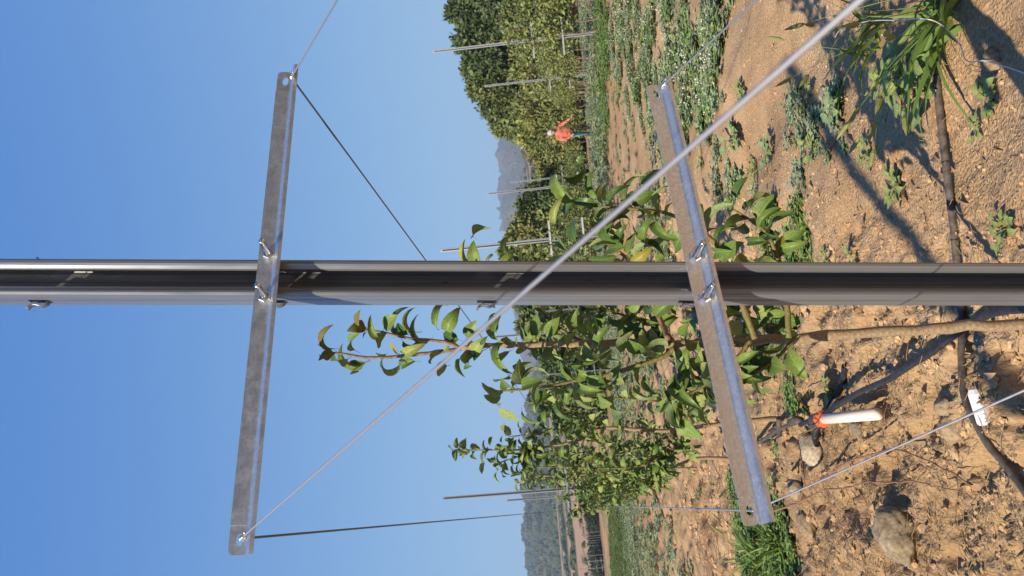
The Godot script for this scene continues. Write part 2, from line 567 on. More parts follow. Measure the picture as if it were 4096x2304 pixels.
# ---------------------------------------------------------------- leaf, weed and clump shapes
func leaf_mesh(curl: float, fold: float, wide: float, twist: float, wave: float, nt := 9, ns := 4) -> ArrayMesh:
	# blade and petiole from (0,0,0) to (0,0,1), upper side towards +Y; surface 0 is the upper side, surface 1 the paler underside
	var line := PackedVector3Array()
	var p := Vector3.ZERO
	var n := 40
	for i in n + 1:
		line.append(p)
		var t := float(i) / n
		var a := curl * (0.5 - pow(t, 0.8))
		p += Vector3(0, sin(a), cos(a)) / n
	var chord := line[n]
	var turn := Basis(Vector3.RIGHT, atan2(chord.y, chord.z))
	var k := 1.0 / chord.length()
	var pet := 0.17
	var rows := []
	var nrm := []
	for i in nt + 1:
		var t := float(i) / nt
		var q := pet + (1.0 - pet) * t
		var c := line[int(q * n)]
		var d := (line[min(int(q * n) + 1, n)] - line[max(int(q * n) - 1, 0)]).normalized()
		c = turn * c * k
		d = turn * d
		var side := Vector3.RIGHT.rotated(d, twist * t)
		var up := d.cross(side)
		var w := wide * pow(sin(PI * pow(clampf(t, 0.0, 1.0), 0.78)), 0.8) * (1.0 - 0.25 * t)
		if i == nt: w = 0.004
		var row := PackedVector3Array()
		for j in ns + 1:
			var s := (float(j) / ns - 0.5) * 2.0
			var f := fold * (1.0 - 0.35 * t)
			row.append(c + side * s * w * cos(f) + up * (absf(s) * w * sin(f) + wave * w * sin(t * 9.0 + s * 1.5) * absf(s)))
		rows.append(row)
		nrm.append(up)
	var m := ArrayMesh.new()
	for under in [false, true]:
		var st := st_new()
		for i in nt:
			for j in ns:
				var u0 := float(j) / ns
				var u1 := float(j + 1) / ns
				var t0 := float(i) / nt
				var t1 := float(i + 1) / nt
				var o := 0.0018
				var a: Vector3 = rows[i][j] - (nrm[i] * o if under else Vector3.ZERO)
				var b: Vector3 = rows[i + 1][j] - (nrm[i + 1] * o if under else Vector3.ZERO)
				var c: Vector3 = rows[i + 1][j + 1] - (nrm[i + 1] * o if under else Vector3.ZERO)
				var d: Vector3 = rows[i][j + 1] - (nrm[i] * o if under else Vector3.ZERO)
				if under: quad(st, a, d, c, b, Vector2(u0, t0), Vector2(u1, t0), Vector2(u1, t1), Vector2(u0, t1))
				else: quad(st, a, b, c, d, Vector2(u0, t0), Vector2(u0, t1), Vector2(u1, t1), Vector2(u1, t0))
		if under and nt > 5:
			var pp := PackedVector3Array()
			for i in 5: pp.append(turn * line[int(pet * n * i / 4.0)] * k)
			tube(st, pp, 0.011, 4, false)
			# the midrib stands out under the blade
			var rib := PackedVector3Array()
			for i in nt: rib.append(rows[i][ns / 2] - nrm[i] * 0.004)
			tube(st, rib, radii(rib.size(), 0.011, 0.003), 3, false)
		st.generate_normals()
		st.commit(m)
	m.surface_set_material(0, mats.leaf_top)
	m.surface_set_material(1, mats.leaf_under)
	return m

func leaf_at(a: Vector3, d: Vector3, length: float, up: Vector3) -> Transform3D:
	var z := d.normalized()
	var y := up - z * up.dot(z)
	if y.length() < 0.05: y = Vector3(0.3, 0.2, 0.9) - z * z.dot(Vector3(0.3, 0.2, 0.9))
	y = y.normalized()
	return Transform3D(Basis(y.cross(z), y, z).scaled_local(Vector3.ONE * length), a)

func clump(n: int, reach: float, leaf: float, spread := 1.0) -> ArrayMesh:
	var st := st_new(false)
	for i in n:
		var d := Vector3(rng.randfn(), rng.randfn() * 0.8, rng.randfn()).normalized()
		var c := d * reach * pow(rng.randf(), 0.45)
		var b := frame_of(Vector3(rng.randfn(), rng.randfn() * 0.6 - 0.3, rng.randfn()) + d * spread, Vector3(rng.randfn(), 1.0, rng.randfn()))
		var s := leaf * rng.randf_range(0.65, 1.25)
		var w := b.x * s * 0.3
		var l := b.z * s
		var h := b.y * s * 0.14
		quad(st, c, c + l * 0.5 + w + h, c + l, c + l * 0.5 - w + h)
	return done(st)

func weed_mesh(n: int, tall: float, leaf: float) -> ArrayMesh:
	var st := st_new(false)
	for i in 3 + n / 6:
		var d := Vector3(rng.randfn() * 0.9, 1.0, rng.randfn() * 0.9).normalized() * tall * rng.randf_range(0.5, 1.0)
		var bend := Vector3(rng.randfn(), -0.6, rng.randfn()) * tall * 0.18
		tube(st, PackedVector3Array([Vector3.ZERO, d * 0.55 + bend * 0.2, d + bend]), [leaf * 0.06, leaf * 0.05, leaf * 0.03], 3, false)
		for k in 6:
			var t := (k + 1.0) / 6.0
			var c := d * t + bend * t * t
			var a := k * 2.4 + i
			var o := Vector3(cos(a), rng.randf_range(0.0, 0.7), sin(a)).normalized()
			var s := leaf * rng.randf_range(0.6, 1.15) * (1.1 - 0.4 * t)
			var side := o.cross(UP).normalized() * s * 0.36
			var h := UP * s * 0.10
			var p0 := c + o * s * 0.2
			var pts := [p0, c + o * s * 0.55 + side + h, c + o * s * 1.2 - h, c + o * s * 0.55 - side + h]
			var mid := c + o * s * 0.6 - h * 0.4
			for e in 4:
				for q in [mid, pts[e], pts[(e + 1) % 4]]:
					st.add_vertex(q)
	return done(st)

func make_shapes():
	for a in [[0.8, 0.25, 0.29, 0.2, 0.08], [1.5, 0.5, 0.28, -0.4, 0.08], [2.2, 0.65, 0.27, 0.5, 0.08], [2.9, 0.7, 0.26, 0.3, 0.06], [3.6, 0.75, 0.25, -0.5, 0.08], [1.1, 0.2, 0.33, 0.1, 0.12], [0.5, 0.15, 0.31, -0.1, 0.1], [2.5, 0.4, 0.29, 0.9, 0.14], [2.0, 0.85, 0.25, -0.8, 0.14], [1.2, 1.05, 0.23, 0.3, 0.08], [3.1, 0.95, 0.24, 0.7, 0.1], [1.8, 0.3, 0.30, -1.0, 0.12]]:
		leaf_shapes.append(leaf_mesh(a[0], a[1], a[2], a[3], a[4]))
	simple_leaf = leaf_mesh(1.7, 0.5, 0.25, 0.3, 0.0, 4, 2)
	for i in 4: clump_shapes.append(clump(26, 0.5, 0.34))
	for i in 3: weed_shapes.append(weed_mesh(12, 1.0, 0.42))

# ---------------------------------------------------------------- the end post with its two cross arms
const POST_BASE := Vector3(-0.085, 0.000, -1.213)
const POST_UP := Vector3(0.096, 0.988, 0.124)
const POST_SIDE := Vector3(0.924, -0.042, -0.381)
const POST_FRONT := Vector3(0.371, -0.151, 0.916)

func strip(st: SurfaceTool, prof: PackedVector2Array, thick: float, org: Vector3, ax: Vector3, ay: Vector3, az: Vector3, cuts: Array, holes: Dictionary):
	# sheet metal of the profile prof (in ax, ay) pushed along az; holes: segment -> array of [from, to] that lie on cuts
	var n := prof.size()
	var nrm := PackedVector2Array()
	for i in n:
		var a := (prof[min(i + 1, n - 1)] - prof[max(i - 1, 0)]).normalized()
		nrm.append(Vector2(-a.y, a.x))
	var run := 0.0
	for i in n - 1:
		var l := prof[i].distance_to(prof[i + 1])
		for c in cuts.size() - 1:
			var z0: float = cuts[c]
			var z1: float = cuts[c + 1]
			var open := false
			for h in holes.get(i, []):
				if z0 > h[0] - 0.0005 and z1 < h[1] + 0.0005: open = true
			var q := []
			for e in [[i, z0], [i + 1, z0], [i + 1, z1], [i, z1]]:
				var k: int = e[0]
				var p2 := prof[k] + nrm[k] * thick
				q.append([org + ax * prof[k].x + ay * prof[k].y + az * e[1], org + ax * p2.x + ay * p2.y + az * e[1]])
			var u0 := run * 8.0
			var u1 := (run + l) * 8.0
			if open:
				for e in 4:
					quad(st, q[e][0], q[(e + 1) % 4][0], q[(e + 1) % 4][1], q[e][1])
			else:
				quad(st, q[0][0], q[1][0], q[2][0], q[3][0], Vector2(u0, z0), Vector2(u1, z0), Vector2(u1, z1), Vector2(u0, z1))
				quad(st, q[0][1], q[3][1], q[2][1], q[1][1], Vector2(u0, z0), Vector2(u0, z1), Vector2(u1, z1), Vector2(u1, z0))
			if i == 0: quad(st, q[0][0], q[3][0], q[3][1], q[0][1])
			if i == n - 2: quad(st, q[1][0], q[1][1], q[2][1], q[2][0])
			if c == 0: quad(st, q[0][0], q[0][1], q[1][1], q[1][0])
			if c == cuts.size() - 2: quad(st, q[3][0], q[2][0], q[2][1], q[3][1])
		run += l

func channel_profile() -> PackedVector2Array:
	# x to the side, y to the front; a C with turned-in lips and one rolled rib in each flank
	return PackedVector2Array([Vector2(0.0143, -0.0070), Vector2(0.0148, -0.0036), Vector2(0.0176, -0.0013), Vector2(0.0200, 0.0000), Vector2(0.0222, 0.0002), Vector2(0.0241, -0.0010), Vector2(0.0250, -0.0036), Vector2(0.0250, -0.0090), Vector2(0.0242, -0.0105), Vector2(0.0242, -0.0150), Vector2(0.0250, -0.0165), Vector2(0.0250, -0.0270), Vector2(0.0248, -0.0355), Vector2(0.0225, -0.0380), Vector2(0.0080, -0.0380), Vector2(0.0060, -0.0362), Vector2(-0.0060, -0.0362), Vector2(-0.0080, -0.0380), Vector2(-0.0225, -0.0380), Vector2(-0.0248, -0.0355), Vector2(-0.0250, -0.0270), Vector2(-0.0250, -0.0165), Vector2(-0.0242, -0.0150), Vector2(-0.0242, -0.0105), Vector2(-0.0250, -0.0090), Vector2(-0.0250, -0.0036), Vector2(-0.0241, -0.0010), Vector2(-0.0222, 0.0002), Vector2(-0.0200, 0.0000), Vector2(-0.0176, -0.0013), Vector2(-0.0148, -0.0036), Vector2(-0.0143, -0.0070)])

func near_post():
	var t := thing("trellis_post", "galvanised steel C-channel end post in front, with two cross arms bolted on", "post", POST_BASE)
	var at := [0.785, 1.068, 1.356, 1.669, 1.95, 2.24, 2.53]
	var cuts := [-0.35]
	var span := []
	for a in at:
		cuts.append_array([a - 0.013, a - 0.004, a + 0.013])
		span.append([a - 0.013, a + 0.013])
	cuts.append(3.0)
	var st := st_new(false)
	strip(st, channel_profile(), 0.0018, Vector3.ZERO, POST_SIDE, POST_FRONT, POST_UP, cuts, {10: span, 20: span})
	put("channel", done(st), mats.channel, t)
	# a hook is pressed out of the flank beside every slot
	for s in [-1.0, 1.0]:
		for a in at:
			var hs := st_new()
			var o: Vector3 = POST_UP * (a - 0.012) + POST_SIDE * (s * 0.0250) + POST_FRONT * -0.022
			var pr := PackedVector2Array()
			for q in [[0.0, 0.0], [0.0055, 0.0015], [0.0085, 0.007], [0.0068, 0.0125], [0.0058, 0.018], [0.0082, 0.0235], [0.0125, 0.026]]:
				pr.append(Vector2(q[0] * s, q[1]))
			strip(hs, pr, 0.0016, o - POST_FRONT * 0.0045, POST_SIDE, POST_UP, POST_FRONT, [0.0, 0.008], {})
			put("wire_hook", done(hs), mats.channel, t)
	cross_arm(t, Vector3(0.356, 1.336, -1.167), Vector3(-0.281, 1.361, -0.905), 1.3680, "upper cross arm, dark against the sky")
	cross_arm(t, Vector3(0.292, 0.781, -1.254), Vector3(-0.317, 0.748, -0.986), 0.7696, "lower cross arm, mirroring the brown soil")

func cross_arm(t: Node3D, right: Vector3, left: Vector3, level: float, label: String):
	right -= POST_BASE
	left -= POST_BASE
	var x := (right - left).normalized()
	var y := POST_UP - x * POST_UP.dot(x)
	y = y.normalized()
	var z := x.cross(y)
	if z.z < 0.0: z = -z
	# the arm lies on the lips of the post
	var mid := left + x * ((POST_UP * level - left).dot(x))
	var push := 0.0025 - (mid - POST_UP * level).dot(POST_FRONT)
	var o := left + z * push
	var ln := (right - left).length() + 0.004
	o -= x * 0.002
	var arm := st_new(false)
	# flange and lip below the plate, full length (profile in z, y)
	strip(arm, PackedVector2Array([Vector2(0.0, -0.0060), Vector2(0.0003, -0.0080), Vector2(0.0011, -0.0100), Vector2(0.0025, -0.0119), Vector2(0.0044, -0.0131), Vector2(0.0066, -0.0138), Vector2(0.0150, -0.0138), Vector2(0.0166, -0.0144), Vector2(0.0172, -0.0160), Vector2(0.0172, -0.0205)]), 0.0018, o, z, y, x, [0.0, ln * 0.25, ln * 0.5, ln * 0.75, ln], {})
	# plate between the two ends
	var e := 0.034
	strip(arm, PackedVector2Array([Vector2(0.0, 0.0135), Vector2(0.0, -0.0060)]), 0.0018, o, z, y, x, [e, ln * 0.35, ln * 0.65, ln - e], {})
	# ends with an oval slot and one rounded corner
	for s in [0, 1]:
		var n := 32
		var rings := []
		for k in n:
			var a := TAU * k / n
			var c := Vector2(cos(a), sin(a))
			var hole := Vector2(0.017 + c.x * 0.0072, 0.0012 + c.y * 0.0046)
			var f := minf(0.017 / maxf(absf(c.x), 1e-4), 0.00975 / maxf(absf(c.y), 1e-4))
			var edge := Vector2(0.017, 0.00375) + c * f
			if edge.x < 0.006 and edge.y > 0.0075:
				var q := Vector2(0.006, 0.0075)
				edge = q + (edge - q).normalized() * minf((edge - q).length(), 0.006)
			rings.append([hole, edge])
		for k in n:
			var k2 := (k + 1) % n
			var p := []
			for b in [rings[k][0], rings[k2][0], rings[k2][1], rings[k][1]]:
				var along: float = b.x if s == 0 else ln - b.x
				var w: Vector3 = o + x * along + y * b.y
				p.append([w, w + z * -0.0018])
			for side in 2:
				quad(arm, p[0][side], p[1][side], p[2][side], p[3][side])
			quad(arm, p[0][0], p[0][1], p[1][1], p[1][0])
			if not (rings[k][1].x > 0.0335 and rings[k2][1].x > 0.0335) and not (rings[k][1].y < -0.0055 and rings[k2][1].y < -0.0055): quad(arm, p[2][0], p[2][1], p[3][1], p[3][0])
	var a_ := put("cross_arm", done(arm), mats.plate, t)
	a_.set_meta("label", label)
	# a J bolt on each side of the post: rod through the plate, hooked round the back of the flange
	for s in [-1.0, 1.0]:
		var c: Vector3 = mid + z * push + x * (s * 0.0315) + y * -0.001
		var rod := PackedVector3Array()
		for k in 60: rod.append(c + z * lerpf(0.047, -0.002, k / 59.0))
		var br := []
		for k in 60: br.append(0.0042 - (0.0004 if k % 2 else 0.0) - (0.0008 if k == 0 else 0.0))
		var b := st_new()
		tube(b, rod, br, 12)
		tube(b, smooth_path(PackedVector3Array([c - z * 0.0005, c - z * 0.020, c - z * 0.0265 - x * s * 0.001 - y * 0.002, c - z * 0.028 - x * s * 0.0075 - y * 0.003]), 5), 0.0039, 10)
		put("bolt", done(b), mats.bolt_steel, a_)
		var nut := st_new(false)
		var hx := PackedVector3Array([c + z * 0.0002, c + z * 0.0012, c + z * 0.0064, c + z * 0.0072])
		tube(nut, hx, [0.0076, 0.0086, 0.0086, 0.0074], 6)
		tube(nut, PackedVector3Array([c + z * 0.0001, c + z * 0.0015]), 0.0105, 20)
		put("nut", done(nut), mats.bolt_steel, a_)

# ---------------------------------------------------------------- wires
func wires():
	var w := points([345, 1327, -1158, 288, 1140, -739, -267, 1362, -915, 69, 863, -221, 291, 770, -1240, 288, 712, -878, -305, 742, -1001, -133, 553, -728])
	var names := ["twisted steel wire tied back from the right end of the upper cross arm", "thick blurred steel wire crossing the whole picture from the upper cross arm's left end", "steel wire from the right end of the lower cross arm to the upper right corner", "steel wire from the lower cross arm's left end, passing over the white block"]
	for i in 4:
		var a := w[i * 2]
		var d: Vector3 = w[i * 2 + 1] - a
		var b := a + d * (a.y / -d.y) * 0.98 if d.y < 0.0 else a + d * 3.0
		var p := PackedVector3Array()
		var n := 700
		for k in n + 1: p.append(a.lerp(b, float(k) / n))
		var st := st_new()
		tube(st, p, 0.00115, 9, true, 3, 0.022)
		var o := put("steel_wire", done(st), mats.wire_steel)
		tag(o, names[i], "wire", "tie-back wires of the end post")
		# the loose end is wound back round the wire behind the slot
		var coil := PackedVector3Array()
		var fb := frame_of(b - a)
		for k in 70:
			var q := k / 69.0
			coil.append(a + fb.z * (0.002 + 0.019 * q) + (fb.x * cos(q * TAU * 6.0) + fb.y * sin(q * TAU * 6.0)) * 0.0021)
		coil.append(coil[69] + fb.x * 0.004 + fb.z * 0.003)
		var wst := st_new()
		tube(wst, coil, 0.0009, 6)
		put("wrap", done(wst), mats.bolt_steel, o)
	# along the row: from each arm end to the next post
	var row := Vector3(-3.25, 0, -12.51)
	row.y = base_height(row.x, row.z)
	var across := Vector3(0.96, 0, -0.27).normalized()
	names = ["thin row wire running away from the upper cross arm's right end behind the post", "dark row wire running away from the upper cross arm's left end past the hill", "thin row wire running away behind the lower cross arm's right end over the weeds", "pale row wire running away behind the lower cross arm's left end over the weeds"]
	for i in 4:
		var a := w[i * 2]
		var b := row + UP * (1.29 if i < 2 else 0.69) + across * (0.32 if i % 2 == 0 else -0.32)
		var p := PackedVector3Array()
		for k in 201:
			var t := k / 200.0
			var q := a.lerp(b, t * t)
			p.append(q - UP * 0.05 * 4.0 * t * t * (1.0 - t * t))
		var st := st_new()
		tube(st, p, 0.00165, 6, true)
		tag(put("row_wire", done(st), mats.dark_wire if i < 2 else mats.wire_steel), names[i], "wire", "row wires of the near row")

# ---------------------------------------------------------------- pear trees
func add_leaf(t: Node3D, a: Vector3, b: Vector3, up: Vector3, shape := -1, young := false):
	var m: ArrayMesh = leaf_shapes[shape if shape >= 0 else rng.randi() % leaf_shapes.size()]
	var o := put("leaf", m, null, t)
	o.transform = leaf_at(a, b - a, a.distance_to(b), up)
	var k := rng.randf()
	o.set_surface_override_material(0, mats.leaf_young if young else (mats.leaf_yellow if k > 0.97 else mats.leaf_top if k < 0.34 else (mats.leaf_top_b if k < 0.62 else (mats.leaf_top_dark if k < 0.88 else mats.leaf_top_c))))
	if young: o.set_surface_override_material(1, mats.leaf_young)

func branch(t: Node3D, called: String, p: PackedVector3Array, r0: float, r1: float, m: Material) -> PackedVector3Array:
	var q := smooth_path(p, 6)
	for i in q.size():
		if i > 0 and i < q.size() - 1: q[i] += Vector3(rng.randfn(), rng.randfn(), rng.randfn()) * r1 * 0.25
	var rr := radii(q.size(), r0, r1, 0.05)
	for i in q.size():
		if i % 7 == 3: rr[i] *= 1.12     # buds and scars swell the wood
	var st := st_new()
	tube(st, q, rr, 9)
	put(called, done(st), m, t)
	return q

func leafy(t: Node3D, q: PackedVector3Array, from: float, n: int, size: float, droop := 0.35):
	var a := rng.randf() * TAU
	for i in n:
		var f := lerpf(from, 0.99, (i + rng.randf()) / n)
		var k := f * (q.size() - 1)
		var p := q[int(k)].lerp(q[min(int(k) + 1, q.size() - 1)], fmod(k, 1.0))
		var along := (q[min(int(k) + 1, q.size() - 1)] - q[max(int(k) - 1, 0)]).normalized()
		a += 2.4 + rng.randf_range(-0.3, 0.3)
		var b := frame_of(along)
		var out := (b.x * cos(a) + b.y * sin(a)) * 0.9 + along * rng.randf_range(0.15, 0.7) + Vector3(rng.randfn(), rng.randfn(), rng.randfn()) * 0.25
		out.y -= droop * rng.randf()
		var l := size * rng.randf_range(0.75, 1.2)
		add_leaf(t, p, p + out.normalized() * l, UP * 0.8 - along * 0.1 + Vector3(rng.randfn(), rng.randfn(), rng.randfn()) * 0.45 + out * 0.2)

func filler(t: Node3D, lines: Array, n: int, size: float):
	# the smaller leaves between the big ones, too many to pick apart singly
	for v in 4:
		var where: Array[Transform3D] = []
		for i in n / 4:
			var q: PackedVector3Array = lines[rng.randi() % lines.size()]
			var k := rng.randf_range(0.12, 0.98) * (q.size() - 1)
			var o := Vector3(rng.randfn(), rng.randfn() * 0.7, rng.randfn()).normalized()
			where.append(leaf_at(q[int(k)] + o * rng.randf() * 0.05, o - UP * 0.2, size * rng.randf_range(0.6, 1.15), Vector3(-0.2, 0.8, 0.3) + Vector3(rng.randfn(), rng.randfn(), rng.randfn()) * 0.5))
		var m: ArrayMesh = leaf_shapes[[1, 2, 5, 8][v]].duplicate()
		m.surface_set_material(0, [mats.leaf_top, mats.leaf_top_b, mats.leaf_top_c, mats.leaf_top_b][v])
		tag(put_many("small_leaves", m, where, PackedColorArray(), t), "", "", "", "stuff")

func near_trees():
	var t := thing("pear_tree", "young pear tree with big curling leaves just behind the end post", "tree")
	var lines := [
		[-179, -162, -1628, -167, 48, -1633, -159, 258, -1638, -157, 461, -1643, -152, 612, -1646, -147, 700, -1648, -147, 741, -1648, -139, 773, -1649, -129, 936, -1652, -126, 995, -1653, -117, 1095, -1655, -117, 1179, -1656],
		[-117, 1179, -1656, -121, 1265, -1657, -120, 1369, -1658, -106, 1433, -1659, -99, 1471, -1660],
		[-115, 1175, -1626, -98, 1207, -1627, -84, 1282, -1628, -66, 1339, -1629, -57, 1377, -1629],
		[-145, 736, -1598, -165, 768, -1598, -189, 863, -1600, -196, 932, -1601, -205, 999, -1602, -207, 1093, -1604],
		[-125, 760, -1548, -88, 766, -1599, -21, 794, -1569, 28, 818, -1550, 56, 843, -1551, 82, 870, -1552],
		[-141, 595, -1543, -37, 623, -1545, 40, 653, -1526, 74, 681, -1527, 113, 736, -1529, 129, 799, -1530, 141, 865, -1532],
		[-145, 532, -1542, -46, 530, -1543, 25, 548, -1523, 68, 567, -1524, 109, 617, -1526],
		[-148, 591, -1594, -184, 626, -1595, -212, 673, -1565, -236, 718, -1566, -245, 764, -1547],
		[-149, 730, -1668, -104, 767, -1669, -76, 839, -1671, -57, 904, -1672],
		[-149, 506, -1592, -182, 543, -1583, -208, 601, -1543, -227, 660, -1524],
		[-155, 510, -1664, -120, 545, -1676, -99, 604, -1697, -87, 685, -1709],
		[-133, 911, -1672, -111, 951, -1712, -73, 991, -1733, 3, 1054, -1735, 34, 1104, -1735]]
	var r := [[0.0125, 0.0052], [0.0045, 0.0018], [0.0042, 0.0016], [0.006, 0.0022], [0.006, 0.0022], [0.0065, 0.002], [0.006, 0.002], [0.005, 0.0018], [0.0045, 0.0015], [0.004, 0.0015], [0.005, 0.0018], [0.0045, 0.0016]]
	var fill := []
	var extra := [22, 0, 0, 10, 20, 24, 14, 26, 16, 10, 18, 12]
	for i in lines.size():
		var q := branch(t, "trunk" if i == 0 else "branch", points(lines[i]), r[i][0], r[i][1], mats.bark if i == 0 else (mats.shoot if i in [1, 2, 4, 11] else mats.shoot_green))
		leafy(t, q, 0.45 if i == 0 else 0.15, extra[i], 0.064)
		if i in [3, 7, 8, 10, 11]: fill.append(q)
	filler(t, fill, 120, 0.055)
	var lv := points([-93, 1455, -1667, -78, 1476, -1622, -93, 1443, -1651, -41, 1438, -1625, -101, 1456, -1686, -101, 1480, -1640, -101, 1450, -1668, -114, 1480, -1630, -110, 1408, -1631, -101, 1431, -1585, -121, 1380, -1675, -84, 1440, -1687, -127, 1378, -1667, -151, 1417, -1712, -54, 1375, -1636, -14, 1370, -1594, -58, 1383, -1681, -58, 1417, -1641, -62, 1378, -1661, -77, 1386, -1652, -105, 1395, -1644, -63, 1379, -1604, -63, 1338, -1642, -27, 1352, -1601, -63, 1338, -1640, -32, 1297, -1606, -97, 1353, -1638, -71, 1342, -1685, -111, 1332, -1637, -106, 1355, -1623, -81, 1311, -1655, -20, 1285, -1673, -80, 1300, -1628, -88, 1269, -1672, -81, 1276, -1640, -61, 1319, -1679, -75, 1265, -1685, -22, 1278, -1706, -89, 1242, -1679, -36, 1264, -1663, -73, 1221, -1646, -26, 1202, -1671, -82, 1205, -1659, -30, 1172, -1646, -101, 1176, -1663, -83, 1221, -1698, -100, 1170, -1682, -60, 1141, -1649, -124, 1302, -1639, -115, 1333, -1596, -123, 1297, -1645, -86, 1314, -1605, -136, 1267, -1652, -146, 1317, -1689, -116, 1289, -1643, -97, 1244, -1606, -121, 1210, -1644, -139, 1236, -1601, -150, 1206, -1661, -163, 1229, -1614, -132, 1182, -1666, -176, 1173, -1633, -117, 1214, -1630, -107, 1198, -1624, -132, 1144, -1674, -95, 1119, -1634, -98, 1094, -1637, -53, 1089, -1671, -111, 1083, -1623, -103, 1097, -1615, -112, 1132, -1606, -92, 1114, -1595, -121, 1122, -1653, -138, 1161, -1697, -127, 1066, -1651, -139, 1090, -1602, -179, 1064, -1644, -162, 1033, -1689, -176, 1076, -1627, -179, 1112, -1584, -200, 1086, -1616, -184, 1135, -1590, -213, 1096, -1644, -212, 1135, -1603, -201, 1048, -1596, -189, 997, -1622, -235, 1102, -1631, -236, 1116, -1636, -232, 1110, -1601, -275, 1064, -1620, -205, 1031, -1649, -227, 994, -1614, -231, 1038, -1613, -221, 993, -1579, -115, 1000, -1647, -69, 966, -1634, -114, 1015, -1640, -81, 1051, -1669, -121, 1055, -1629, -100, 1057, -1620, 157, 902, -1575, 225, 938, -1591, 213, 941, -1550, 230, 888, -1576, 228, 904, -1536, 242, 889, -1527, 155, 854, -1559, 221, 864, -1574, 146, 826, -1542, 172, 806, -1500, 173, 790, -1554, 202, 743, -1542, 135, 805, -1562, 156, 756, -1551, 137, 867, -1533, 149, 922, -1544, 123, 941, -1561, 166, 937, -1527, 127, 930, -1565, 152, 916, -1519, 73, 917, -1532, 125, 918, -1562, 106, 860, -1527, 65, 840, -1492, 119, 839, -1553, 91, 863, -1504, 71, 837, -1523, 99, 822, -1479, 79, 774, -1555, 114, 767, -1514, 118, 775, -1547, 123, 751, -1537, 101, 748, -1528, 61, 731, -1493, 55, 1100, -1529, 98, 1113, -1496, 104, 1114, -1547, 124, 1084, -1594, 58, 1123, -1535, 103, 1130, -1502, 62, 1055, -1559, 107, 1049, -1599, 72, 1084, -1564, 58, 1102, -1553, 44, 982, -1530, 83, 1012, -1501, 56, 935, -1545, 78, 963, -1591, 60, 943, -1574, 42, 969, -1524, 28, 814, -1528, 54, 778, -1498, 24, 769, -1570, 37, 746, -1559, 56, 862, -1549, 57, 830, -1505, 127, 609, -1537, 168, 586, -1514, 112, 617, -1524, 133, 633, -1511, 97, 588, -1523, 124, 535, -1548, 66, 573, -1500, 99, 540, -1479, 104, 593, -1553, 125, 581, -1541, 62, 574, -1551, 45, 536, -1523, 42, 536, -1503, 54, 503, -1470, 29, 536, -1509, 34, 499, -1478, 10, 619, -1547, 33, 560, -1535, 18, 644, -1499, 49, 633, -1456, 26, 545, -1535, -4, 521, -1500, 15, 609, -1496, 2, 588, -1485, -150, 528, -1585, -161, 590, -1566, -148, 483, -1602, -162, 538, -1568, -197, 610, -1580, -167, 578, -1550, -199, 569, -1607, -182, 545, -1564, -207, 573, -1603, -204, 551, -1557, -241, 596, -1615, -245, 566, -1577, -202, 624, -1598, -222, 606, -1555, -215, 597, -1583, -217, 570, -1541, -92, 562, -1592, -94, 513, -1577, -109, 520, -1602, -118, 495, -1561, -104, 607, -1586, -128, 640, -1538, -116, 598, -1585, -136, 596, -1575, -115, 841, -1591, -151, 797, -1613, -101, 931, -1624, -137, 953, -1586, -128, 926, -1599, -153, 893, -1564, -139, 876, -1628, -94, 863, -1593, -110, 895, -1579, -77, 903, -1624, -97, 733, -1580, -92, 707, -1568, -133, 715, -1624, -101, 711, -1575, -118, 713, -1584, -148, 680, -1632, -156, 745, -1611, -163, 798, -1582, -233, 746, -1592, -188, 720, -1567, -239, 745, -1614, -213, 712, -1578, -188, 802, -1600, -242, 783, -1586, -206, 831, -1587, -240, 789, -1576, -265, 761, -1614, -225, 776, -1566, -269, 715, -1582, -255, 667, -1620, -261, 694, -1577, -296, 700, -1537, -284, 763, -1593, -330, 707, -1578, -219, 978, -1583, -265, 937, -1570, -204, 918, -1582, -215, 892, -1536, -228, 904, -1573, -240, 880, -1526, -188, 717, -1626, -192, 667, -1668, -194, 722, -1570, -181, 676, -1612, -197, 946, -1578, -154, 972, -1602, -211, 860, -1599, -193, 838, -1587, -203, 870, -1572, -172, 895, -1523, -176, 809, -1590, -174, 824, -1582])
	var toward := Vector3(-0.3, 0.75, 0.6)
	for i in lv.size() / 2:
		var a := lv[i * 2]
		var b := lv[i * 2 + 1]
		var dir := (b - a).normalized()
		var sgn := Vector3(rng.randfn(), rng.randfn(), rng.randfn()) * 0.35
		add_leaf(t, a, b, toward + sgn, rng.randi() % 12 if a.distance_to(b) > 0.045 else [0, 5, 9][i % 3], i in [0, 1, 2, 3, 7, 8, 9])
	# the second tree of the row
	t = thing("pear_tree", "second pear tree of the near row, behind the orange pipe fitting", "tree")
	lines = [
		[-705, 0, -3651, -699, 178, -3640, -704, 353, -3628, -710, 544, -3615, -694, 670, -3607, -671, 840, -3596, -716, 949, -3588, -735, 1161, -3574, -723, 1356, -3561, -703, 1533, -3550],
		[-671, 840, -3596, -637, 941, -3589, -663, 1093, -3579, -670, 1265, -3567],
		[-735, 1161, -3574, -750, 1174, -3574, -789, 1348, -3562],
		[-771, 489, -3619, -837, 612, -3611, -860, 780, -3600, -821, 1108, -3578, -840, 1226, -3570],
		[-763, 449, -3622, -793, 492, -3619, -864, 584, -3613, -941, 678, -3606],
		[-704, 353, -3628, -612, 429, -3523, -550, 622, -3510, -507, 950, -3488, -511, 1149, -3475],
		[-714, 513, -3617, -790, 623, -3710, -838, 859, -3745, -833, 1036, -3733]]
	fill = []
	for i in lines.size():
		var q := branch(t, "trunk" if i == 0 else "branch", points(lines[i]), 0.012 if i == 0 else 0.006, 0.002, mats.bark if i == 0 else mats.shoot_green)
		leafy(t, q, 0.28 if i == 0 else 0.1, [88, 24, 18, 44, 30, 50, 40][i], 0.064)
		fill.append(q)
	filler(t, fill, 260, 0.058)
